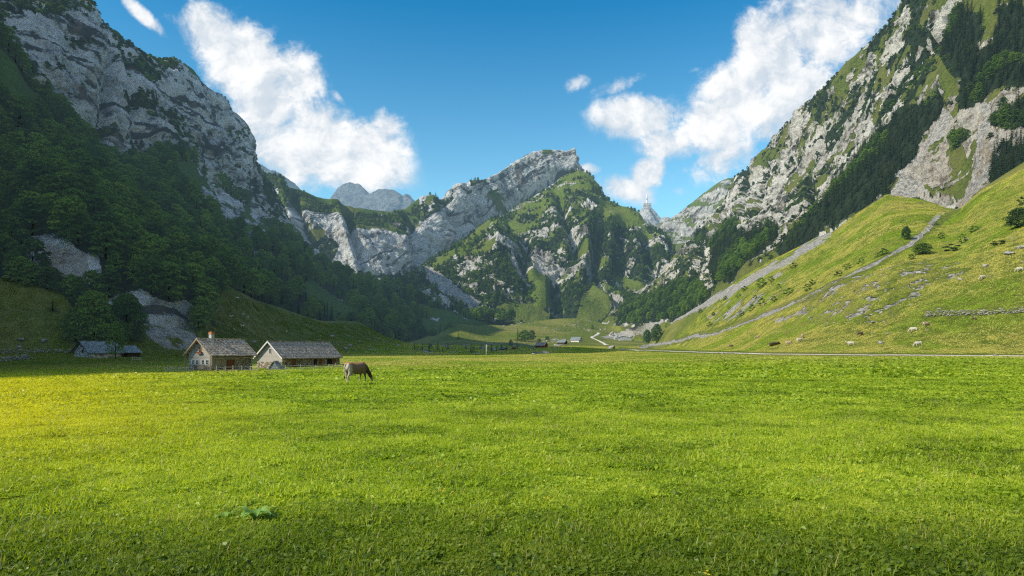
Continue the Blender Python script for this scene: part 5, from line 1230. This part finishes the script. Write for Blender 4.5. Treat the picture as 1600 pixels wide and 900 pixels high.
for px,py,rz,mat,hd,lb in (
  (1142,543,5,CO_BROWN,'g',"small brown cow nearest the gravel path, leftmost on the right meadow"),
  (1183.5,529.5,190,CO_TAN,'g',"small tan cow standing above and left of the brown rock mound"),
  (1232.5,539,-8,CO_TAN,'g',"tan cow grazing just right of the brown rock mound"),
  (1249,535,12,CO_WHITE,'u',"white cow in front of the small cow, right of the tan one"),
  (1254,529,60,CO_TAN,'u',"small pale cow half hidden behind the white cow"),
  (1344,526,200,CO_BROWN,'g',"dark brown cow standing in the middle of the right meadow"),
  (1329,541,172,CO_WHITE,'u',"white cow standing below the dark brown cow"),
  (1427,518,170,CO_WHITE,'g',"white cow grazing below the start of the stone wall"),
  (1447,511,10,CO_TAN,'g',"tan cow close under the left end of the stone wall"),
  (1434.5,541.5,185,CO_WHITE,'g',"white cow nearest the path at the right, seen side on"),
  (1521.5,499,80,CO_BROWN,'g',"small brown calf below the long stone wall"),
  (1535,438,195,CO_WHITE,'g',"white cow grazing high above the stone wall"),
  (1593,423,175,CO_WHITE,'g',"white cow highest on the meadow at the right edge")):
    p=G(px,py); k=.7 if "calf" in lb else 1.0
    cow("meadow_cow",lb,p-Vector((0,0,.05)),R(rz),CM3 if hd=='g' else CM2,mat,k,False,"cattle on the right meadow",'graze' if hd=='g' else 'up')
def goat_mesh():
    m=MB()
    loft(m,[(-.42,0,.52,.07,.08),(-.32,0,.54,.13,.14),(0,0,.50,.15,.17),(.25,0,.52,.13,.16),(.38,0,.56,.08,.11)],10)
    loft(m,[(.30,0,.58,.08,.12),(.45,0,.70,.06,.09),(.52,0,.78,.05,.06)],8); loft(m,[(.46,0,.80,.05,.05),(.56,0,.78,.055,.06),(.70,0,.70,.035,.04),(.74,0,.68,.02,.02)],8)
    for sg in (1,-1):
        loft(m,[(-.30,sg*.07,.50,.06,.10),(-.30,sg*.08,.32,.045,.06),(-.35,sg*.08,.22,.03,.035),(-.33,sg*.08,0,.025,.03)],8)
        loft(m,[(.26,sg*.07,.48,.05,.08),(.27,sg*.08,.28,.035,.04),(.27,sg*.08,0,.025,.03)],8)
    return fuse("goat_body",m,.03,2)
GM=goat_mesh(); M_goat=simple_mat("white_fleece",(.50,.48,.44),(.70,.68,.64),8); GM.materials.clear(); GM.materials.append(M_goat)
for i,(px,py) in enumerate(((360,497),(380,494),(387,498),(379,512),(366,517),(321,514),(337,489),(448,520),(345,458),(371,468))):
    p=G(px,py); o=link("goat",GM); o.location=p; o.rotation_euler=(0,0,i*1.1+.4); o.scale=(2.0,2.0,2.0) ; 
    tag(o,"white goat grazing on the shaded slope behind the cabin roofs","goat","goats on the shaded left slope")
# ---------------------------------------------------------------- meadow grass (stuff)
def blade_mat(name,cols_,trans=.45):
    m,nt=newmat(name); oi=nt.n('ShaderNodeObjectInfo'); r=oi.outputs['Random']; loc=oi.outputs['Location']
    n=nt.noise(loc,.22,3,.6); z=nt.n('ShaderNodeSeparateXYZ',{0:nt.n('ShaderNodeTexCoord').outputs['Object']}).outputs[2]
    iso=nt.n('ShaderNodeTexWhiteNoise',{0:nt.mapping(nt.n('ShaderNodeTexCoord').outputs['Object'],(18,18,0))},noise_dimensions='3D').outputs[0]
    f=nt.math('ADD',nt.math('ADD',nt.math('MULTIPLY',r,.55),nt.math('MULTIPLY',nt.rng(n,.3,.7),.3)),nt.math('MULTIPLY',iso,.25))
    c=nt.ramp(f,[(0.08,cols_[0]),(.50,cols_[1]),(1.0,cols_[2])])
    lx=nt.n('ShaderNodeSeparateXYZ',{0:loc}).outputs; gold_glow=nt.math('MULTIPLY',nt.rng(nt.math('ADD',nt.math('DIVIDE',lx[0],nt.math('MULTIPLY',lx[1],-1.0)),nt.math('MULTIPLY',nt.noise(loc,.15,2),.25)),.42,.90),nt.rng(lx[1],8,26))  # golden glow at the left edge, painted into the blade colour
    c=nt.mix(nt.math('MULTIPLY',gold_glow,.75),c,cols_[3])
    c=nt.mix(nt.math('MULTIPLY',nt.rng(nt.math('MULTIPLY',lx[1],-1.0),-12.5,-6.8),.62),c,cols_[0])  # blades darken towards the camera: foreground shade painted in
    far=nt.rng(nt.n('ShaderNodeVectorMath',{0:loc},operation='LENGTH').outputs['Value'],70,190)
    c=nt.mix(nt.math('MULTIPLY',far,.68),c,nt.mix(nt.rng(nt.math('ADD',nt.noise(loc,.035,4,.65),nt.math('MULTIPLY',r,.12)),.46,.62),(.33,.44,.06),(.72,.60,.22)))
    c=nt.mix(nt.math('MULTIPLY',nt.math('MULTIPLY',far,nt.rng(nt.math('MULTIPLY',lx[0],-1.0),55,110)),.75),c,(.12,.165,.025))  # shade of the left slopes deepened by painting far grass dark olive
    d=nt.n('ShaderNodeBsdfPrincipled',{'Base Color':c,'Roughness':.45,'Specular IOR Level':.4}).outputs[0]
    t=nt.n('ShaderNodeBsdfTranslucent',{'Color':nt.mix(1.0,c,(1.5,1.5,.8),'MULTIPLY')}).outputs[0]
    out(nt,nt.n('ShaderNodeMixShader',{0:trans,1:d,2:t}).outputs[0]); return m
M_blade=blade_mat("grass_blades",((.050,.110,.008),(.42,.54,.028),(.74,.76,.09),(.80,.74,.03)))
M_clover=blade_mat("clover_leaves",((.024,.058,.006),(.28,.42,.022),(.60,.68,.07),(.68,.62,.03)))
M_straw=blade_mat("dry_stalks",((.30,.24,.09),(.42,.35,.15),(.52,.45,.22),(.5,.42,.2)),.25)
M_petal=simple_mat("yellow_petals",(.75,.48,.02),(.85,.62,.04),4)
def blades(seed,n,rad,h0,h1,w,lean=.5,segs=2):
    rg=np.random.default_rng(seed); V=[];Q=[];T=[]
    a=rg.uniform(0,6.283,n); r=rad*np.sqrt(rg.uniform(0,1,n)); bx=r*np.cos(a); by=r*np.sin(a)
    h=rg.uniform(h0,h1,n); d=rg.uniform(0,6.283,n); le=rg.uniform(.1,1,n)*lean*h; fa=rg.uniform(0,6.283,n)
    sx=np.cos(fa)*w/2; sy=np.sin(fa)*w/2
    lv=[]
    for k in range(segs):
        t=k/segs; ww=1-.35*t
        cx=bx+np.cos(d)*le*t**1.8; cy=by+np.sin(d)*le*t**1.8; z=h*t*(1-.12*t)
        lv.append(np.stack([cx-sx*ww,cy-sy*ww,z],-1)); lv.append(np.stack([cx+sx*ww,cy+sy*ww,z],-1))
    lv.append(np.stack([bx+np.cos(d)*le,by+np.sin(d)*le,h*.86],-1))
    V=np.stack(lv,1).reshape(-1,3); K=2*segs+1; i=np.arange(n)[:,None]*K
    Q=np.concatenate([np.concatenate([i+2*k,i+2*k+1,i+2*k+3,i+2*k+2],1) for k in range(segs-1)]) if segs>1 else np.zeros((0,4),int)
    T=np.concatenate([i+2*segs-2,i+2*segs-1,i+2*segs],1)
    return V,Q,T
def leaves(seed,n,rad,h0,h1,size):
    rg=np.random.default_rng(seed); a=rg.uniform(0,6.283,n); r=rad*np.sqrt(rg.uniform(0,1,n))
    C=np.stack([r*np.cos(a),r*np.sin(a),rg.uniform(h0,h1,n)],-1)
    return cards(C,np.tile([0,0,1.0],(n,1)),rg.uniform(.6,1.2,n)*size,.8,rg,.3,.6)
def clump(seed,nb,nl,rad,h0,h1,w,ls,lean=.6,stalk=0):
    V,Q,T=blades(seed,nb,rad,h0,h1,w,lean); VV=[V]; n=len(V); FF=[Q,T]; MI=[np.zeros(len(Q)+len(T))]
    if nl:
        V2,F2=leaves(seed+1,nl,rad,.01,h1*.55,ls); VV.append(V2); FF.append(F2+n); n+=len(V2); MI.append(np.ones(len(F2)))
    if stalk:
        V3,Q3,T3=blades(seed+2,stalk,rad*.9,h1*1.3,h1*2.6,w*.6,.45); VV.append(V3); FF+= [Q3+n,T3+n]; MI.append(np.full(len(Q3)+len(T3),2))
    me=mesh_np("grass_clump",np.concatenate(VV),FF,[M_blade,M_clover,M_straw],mi=np.concatenate(MI)); return me
NEAR=[clump(1,64,40,.20,.02,.07,.0075,.018),clump(2,44,56,.20,.015,.06,.007,.020),clump(3,84,26,.20,.025,.085,.0075,.016),clump(4,64,36,.20,.02,.07,.007,.018,.9,1),clump(5,30,76,.20,.015,.05,.007,.022)]
MID=[clump(11,50,40,.45,.03,.09,.016,.045),clump(12,36,60,.45,.03,.08,.016,.05),clump(13,60,24,.45,.03,.11,.015,.04)]
FAR=[clump(21,50,24,1.1,.05,.15,.045,.11),clump(22,40,40,1.1,.04,.13,.045,.12),clump(23,50,24,1.1,.05,.17,.045,.11),clump(24,30,46,1.1,.04,.13,.045,.12),clump(25,60,20,1.1,.05,.14,.045,.11)]
def field(n,y0,y1,seed,xm=.80,dens=None):
    rg=np.random.default_rng(seed); y=np.sqrt(rg.uniform(y0*y0,y1*y1,n)); x=rg.uniform(-1,1,n)*(xm*y+5)
    p=np.stack([x,y,np.zeros(n)],-1)
    if dens is not None: k=dens(p,rg); p=p[k]
    return p
SV=SHEETS[VG]
_yy=SV['W'][...,1]; _zz=SV['W'][...,2]; _px0=SV['PX'][0]
_sc=SV['cov']['scree']
def scree_at(p):
    px=800+p[:,0]*F/p[:,1]; c=np.clip(np.searchsorted(_px0,px),1,len(_px0)-1); z=np.empty(len(p))
    for cc in np.unique(c):
        m=c==cc; z[m]=np.interp(p[m,1],_yy[:,cc],_sc[:,cc])
    return z
def gz(p):
    px=800+p[:,0]*F/p[:,1]; c=np.clip(np.searchsorted(_px0,px),1,len(_px0)-1); z=np.empty(len(p)); 
    for cc in np.unique(c):
        m=c==cc; z1=np.interp(p[m,1],_yy[:,cc],_zz[:,cc]); z0=np.interp(p[m,1],_yy[:,cc-1],_zz[:,cc-1]); t=np.clip((px[m]-_px0[cc-1])/(_px0[cc]-_px0[cc-1]),0,1); z[m]=z0+(z1-z0)*t
    return z
def tiers(spec,name,label,meshes):
    P_=[];S_=[];K_=[];R_=[]
    for n,y0,y1,seed,s0,s1,kinds in spec:
        p=field(n,y0,y1,seed,.80 if y1<60 else .82); p[:,2]=gz(p); rg=np.random.default_rng(seed+50)
        if y0>100:
            p=p[scree_at(p)<.35+.5*rg.uniform(size=len(p))**3]
            qx=800+p[:,0]*F/p[:,1]; qy=HZ-(p[:,2]-CAMZ)*F/p[:,1]
            d=np.minimum(lineD(STREAM,qx,qy)-3,lineD([(1700,557.2),(1500,555.6),(1400,554.8),(1200,552.9),(1100,550.3),(1040,548.3),(966,545.5)],qx,qy)*0.8)
            e=np.interp(qx,[q[0] for q in rowsF[8][3:-2]],[q[1] for q in rowsF[8][3:-2]]); p=p[(d>2.5)&(qy>e+1)&(qy<600)&(lineD([(1446,494),(1480,492.5),(1520,490.5),(1600,486)],qx,qy+2)>5)&~((fbm(p,3,3,off=5)>.12)&inpoly([(1250,475),(1300,440),(1460,400),(1520,420),(1440,470),(1380,505),(1270,508)],qx,qy))]
        hh=(1+1.0*fbm(p,.45,3)+.12*fbm(p,3,2,off=9)) if y0<100 else np.ones(len(p))
        rt=np.zeros((len(p),3)); rt[:,2]=rg.uniform(0,6.28,len(p))
        if y0>100:
            e_=2.5; gx=(gz(p+np.array([e_,0,0]))-gz(p-np.array([e_,0,0])))/(2*e_); gy=(gz(p+np.array([0,e_,0]))-gz(p-np.array([0,e_,0])))/(2*e_)
            nn=np.stack([-gx,-gy,np.ones(len(p))],-1); nn/=np.linalg.norm(nn,axis=1,keepdims=True)
            rt=np.stack([-np.arcsin(np.clip(nn[:,1],-1,1)),np.arctan2(nn[:,0],nn[:,2]),np.zeros(len(p))],-1)
        R_.append(rt); P_.append(p); S_.append(np.clip(rg.uniform(s0,s1,len(p))*hh,.4*s0,3)); K_.append(rg.choice(kinds,len(p)))
    return gn_stuff(name,label,np.concatenate(P_),np.concatenate(S_),meshes,np.concatenate(K_),rots=np.concatenate(R_))
ALL=NEAR+MID+FAR
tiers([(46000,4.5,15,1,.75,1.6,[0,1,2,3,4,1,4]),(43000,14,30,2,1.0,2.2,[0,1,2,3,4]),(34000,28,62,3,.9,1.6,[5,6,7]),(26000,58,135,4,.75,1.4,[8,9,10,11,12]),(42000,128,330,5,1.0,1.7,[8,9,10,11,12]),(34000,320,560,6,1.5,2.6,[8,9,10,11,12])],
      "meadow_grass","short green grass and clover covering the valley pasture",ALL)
# darker lush tufts and thin dry stalks
rg=np.random.default_rng(77)
TUFT=[clump(31,170,20,.22,.08,.20,.008,.02,.7),clump(32,40,120,.25,.03,.12,.008,.03,.7)]
for m_ in TUFT: pass
p=field(2600,7,110,31); p=p[fbm(p,5,4)>.22]; p[:,2]=gz(p)
gn_stuff("grass_tufts","taller dark green tufts scattered through the pasture",p,rg.uniform(.4,.9,len(p))*np.interp(p[:,1],[8,60,120],[.8,1.5,2.6]),TUFT)
def stalk_mesh(seed):
    V,Q,T=blades(seed,5,.12,.16,.34,.0035,.45,3); return mesh_np("stalk",V,[Q,T],[M_straw])
p=field(2600,7,34,41); p=p[(fbm(p,4,3)+.25*np.clip(p[:,0]/8,-.5,1))>.12]; p[:,2]=gz(p)
gn_stuff("dry_stalks","thin straw coloured seed stalks standing in the pasture",p,rg.uniform(.6,1.25,len(p)),[stalk_mesh(1),stalk_mesh(2),stalk_mesh(3)])
def flower_mesh(seed):
    rg_=np.random.default_rng(seed); m=MB(); 
    for k in range(3):
        a=rg_.uniform(0,6.28); r=rg_.uniform(.02,.09); x,y=r*math.cos(a),r*math.sin(a); z=rg_.uniform(.09,.13)
        for j in range(6):
            t=j*1.047; m.add([(x,y,z),(x+.014*math.cos(t-.4),y+.014*math.sin(t-.4),z+.005),(x+.018*math.cos(t),y+.018*math.sin(t),z+.006),(x+.014*math.cos(t+.4),y+.014*math.sin(t+.4),z+.005)],[(0,1,2,3)])
    return m.mesh("yellow_flower",M_petal)
p=field(170,7,40,51); p[:,2]=gz(p)
gn_stuff("yellow_flowers","tiny yellow wild flowers dotted through the pasture",p,rg.uniform(.8,1.4,len(p)),[flower_mesh(1),flower_mesh(2)])
# dock plants
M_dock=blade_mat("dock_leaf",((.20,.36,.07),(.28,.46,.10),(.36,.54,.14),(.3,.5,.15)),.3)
def dock_leaf(L,Wd,az,lift,seed):
    rg_=random.Random(seed); V=[];Fq=[];n=9
    for i in range(n):
        t=i/(n-1); w=Wd*.5*math.sin(math.pi*min(1,t*.93+.04))**.7*(1-.15*t)+.004; r=L*t; z=.03+lift*L*math.sin(t*2.2)*.8-.10*L*t*t
        for j,u in enumerate((-1,-.5,0,.5,1)):
            ww=u*w*(1+.10*math.sin(i*2.1+u)); V.append((r*math.cos(az)-ww*math.sin(az),r*math.sin(az)+ww*math.cos(az),z+abs(u)*w*.35+.012*math.sin(i*1.9+j*1.3)))
    for i in range(n-1):
        for j in range(4): Fq.append((i*5+j,i*5+j+1,(i+1)*5+j+1,(i+1)*5+j))
    return mesh_np("leaf",V,np.array(Fq),[M_dock],smooth=True)
def dock(label,px,py,k,s):
    p=gp(px,CAMZ*F/(py-HZ)); e=empty("dock_plant",p+Vector((0,0,.03)),0,s); tag(e,label,"plant"); rg_=random.Random(k*7)
    for i in range(k): link("leaf",dock_leaf(rg_.uniform(.22,.36),rg_.uniform(.13,.19),i*2*math.pi/k+rg_.uniform(-.3,.3),rg_.uniform(.35,.9),i+k),e)
dock("broad leaved dock plant growing in the grass in the left foreground",398,816,10,.85)
dock("small broad leaved plant just left of the bigger dock plant",352,812,5,.5)
# ---------------------------------------------------------------- sky, sun, camera
SUN_EL=36; SUN_AZ_VEC=(-math.sin(R(114)),math.cos(R(114)))   # towards the sun (left, a little behind the camera)
sv=Vector((SUN_AZ_VEC[0]*math.cos(R(SUN_EL)),SUN_AZ_VEC[1]*math.cos(R(SUN_EL)),math.sin(R(SUN_EL))))
ld=bpy.data.lights.new("sun",'SUN'); ld.energy=5.0; ld.angle=R(0.5); ld.color=(1.0,0.92,0.77)
lo=bpy.data.objects.new("sun",ld); COL.objects.link(lo); lo.rotation_euler=sv.to_track_quat('Z','Y').to_euler()
w=bpy.data.worlds.new("World"); SC.world=w; w.use_nodes=True
nt=NT(w)
sky=nt.n('ShaderNodeTexSky',sky_type='NISHITA',sun_disc=False,sun_elevation=R(SUN_EL),sun_rotation=math.atan2(sv.x,sv.y),altitude=1100,air_density=1.0,dust_density=0.3,ozone_density=2.0).outputs[0]
gen=nt.n('ShaderNodeTexCoord').outputs['Generated']
sp=nt.n('ShaderNodeSeparateXYZ',{0:gen}); X,Y,Z=sp.outputs
Yc=nt.math('MAXIMUM',Y,0.08)
U=nt.math('DIVIDE',X,Yc); V=nt.math('DIVIDE',Z,Yc)      # direction on the plane one metre north
skc=nt.mix(1.0,sky,nt.ramp(nt.math('MULTIPLY',Z,1.0),[(0.0,(1.25,1.42,1.32)),(0.22,(0.95,1.45,1.32)),(0.45,(0.16,0.98,1.20)),(1.0,(0.5,0.9,1.1))]),'MULTIPLY')
vec=nt.n('ShaderNodeCombineXYZ',{0:U,1:V,2:0.0}).outputs[0]
wv=nt.n('ShaderNodeTexNoise',{'Vector':vec,'Scale':6.0,'Detail':6,'Roughness':0.6}).outputs['Color']
def blob(px,py,rx,ry,rot,s=1.0):
    a=R(rot); u0=(px-800)/F; v0=(HZ-py)/F
    du=nt.math('SUBTRACT',U,u0); dv=nt.math('SUBTRACT',V,v0)
    c,sn=math.cos(a),math.sin(a)
    e1=nt.math('ADD',nt.math('MULTIPLY',du,c*F/rx),nt.math('MULTIPLY',dv,sn*F/rx))
    e2=nt.math('ADD',nt.math('MULTIPLY',du,-sn*F/ry),nt.math('MULTIPLY',dv,c*F/ry))
    d=nt.math('SQRT',nt.math('ADD',nt.math('MULTIPLY',e1,e1),nt.math('MULTIPLY',e2,e2)))
    return nt.math('MULTIPLY',nt.rng(d,0.0,1.8,1.0,0.0),s)
BL=[(330,60,75,42,-40),(385,110,85,60,-48),(430,175,85,72,-45),(500,215,80,55,-30),(520,255,100,50,-10),(575,235,55,50,0),(450,240,90,55,-40),(600,200,30,32,60,.8),
    (222,22,52,11,-42,.8),(245,45,20,8,-40,.6),(900,130,24,15,30,.75),(1090,108,20,8,20,.55),(530,155,22,8,-50,.5),(975,130,55,13,20,.5),
    (1010,180,75,34,0),(1110,200,68,58,30),(1150,150,60,70,50,1),(1210,90,85,75,45),(1290,50,110,75,30),(1340,25,90,50,0),(1250,150,100,70,50),(1120,255,75,40,20,.9),(1060,225,60,35,-10,.85),
    (1180,110,70,55,50),(465,120,60,45,-60,.8),(985,300,48,26,-20,.95),(1010,275,35,24,40,.9),(920,265,22,10,0,.55),(1065,300,22,16,0,.6),(1400,10,60,40,0,.8),(1180,60,50,40,40,.9)]
mask=None
for b in BL:
    v=blob(*b); mask=v if mask is None else nt.math('MAXIMUM',mask,v)
mask=nt.math('MULTIPLY',mask,nt.math('GREATER_THAN',Y,0.08))
# unseen clouds out of view, added bright to fill the shaded slopes
fill_clouds=nt.rng(nt.noise(gen,2.2,4),0.46,0.66,0.0,1.0)
fill_clouds=nt.math('MULTIPLY',fill_clouds,nt.math('LESS_THAN',Y,0.25))
mask=nt.math('MAXIMUM',mask,fill_clouds)
wvec=nt.n('ShaderNodeVectorMath',{0:vec,1:nt.n('ShaderNodeVectorMath',{0:wv,'Scale':0.09},operation='SCALE').outputs[0]},operation='ADD').outputs[0]
n1=nt.noise(wvec,8.5,9,0.65); n2=nt.noise(wvec,4.0,5,0.55)
dens=nt.math('ADD',mask,nt.math('ADD',nt.math('MULTIPLY',nt.math('SUBTRACT',n1,0.5),2.3),nt.math('MULTIPLY',nt.math('SUBTRACT',n2,0.5),0.5)))
alpha=nt.math('MULTIPLY',nt.rng(dens,0.27,0.80),nt.rng(mask,0.02,0.35))
off=nt.n('ShaderNodeVectorMath',{0:wvec,1:(-0.016,0.020,0.0)},operation='ADD').outputs[0]
n3=nt.noise(off,8.5,5,0.58)
shade=nt.rng(nt.math('ADD',nt.math('MULTIPLY',nt.math('SUBTRACT',n1,n3),2.4),nt.math('MULTIPLY',nt.math('SUBTRACT',dens,0.6),0.35)),-0.25,0.40)
behind=nt.math('LESS_THAN',Y,0.08)
cc=nt.mix(shade,(4.5,5.0,5.5),(7.0,7.0,6.95))
cc=nt.mix(behind,cc,(6.8,7.0,7.4))  # unseen clouds behind the camera, brightness set to lift the shade
full=nt.mix(nt.math('MULTIPLY',alpha,0.96),skc,cc)
nt.n('ShaderNodeOutputWorld',{0:nt.n('ShaderNodeBackground',{0:full,1:0.15}).outputs[0]})
cd=bpy.data.cameras.new("camera"); cam=bpy.data.objects.new("camera",cd); COL.objects.link(cam)
cam.location=(0,0,CAMZ); cam.rotation_euler=(R(90),0,0); cd.sensor_width=36; cd.lens=24; cd.shift_y=(HZ-450)/1600
cd.clip_end=60000; cd.clip_start=0.05
SC.camera=cam
SC.view_settings.view_transform='Standard'; SC.view_settings.look='None'; SC.view_settings.exposure=0; SC.view_settings.gamma=1
SC.cycles.use_denoising=False; SC.cycles.use_adaptive_sampling=False; SC.cycles.filter_width=1.25
SC.cycles.max_bounces=5; SC.cycles.diffuse_bounces=2; SC.cycles.transparent_max_bounces=4; SC.cycles.transmission_bounces=2
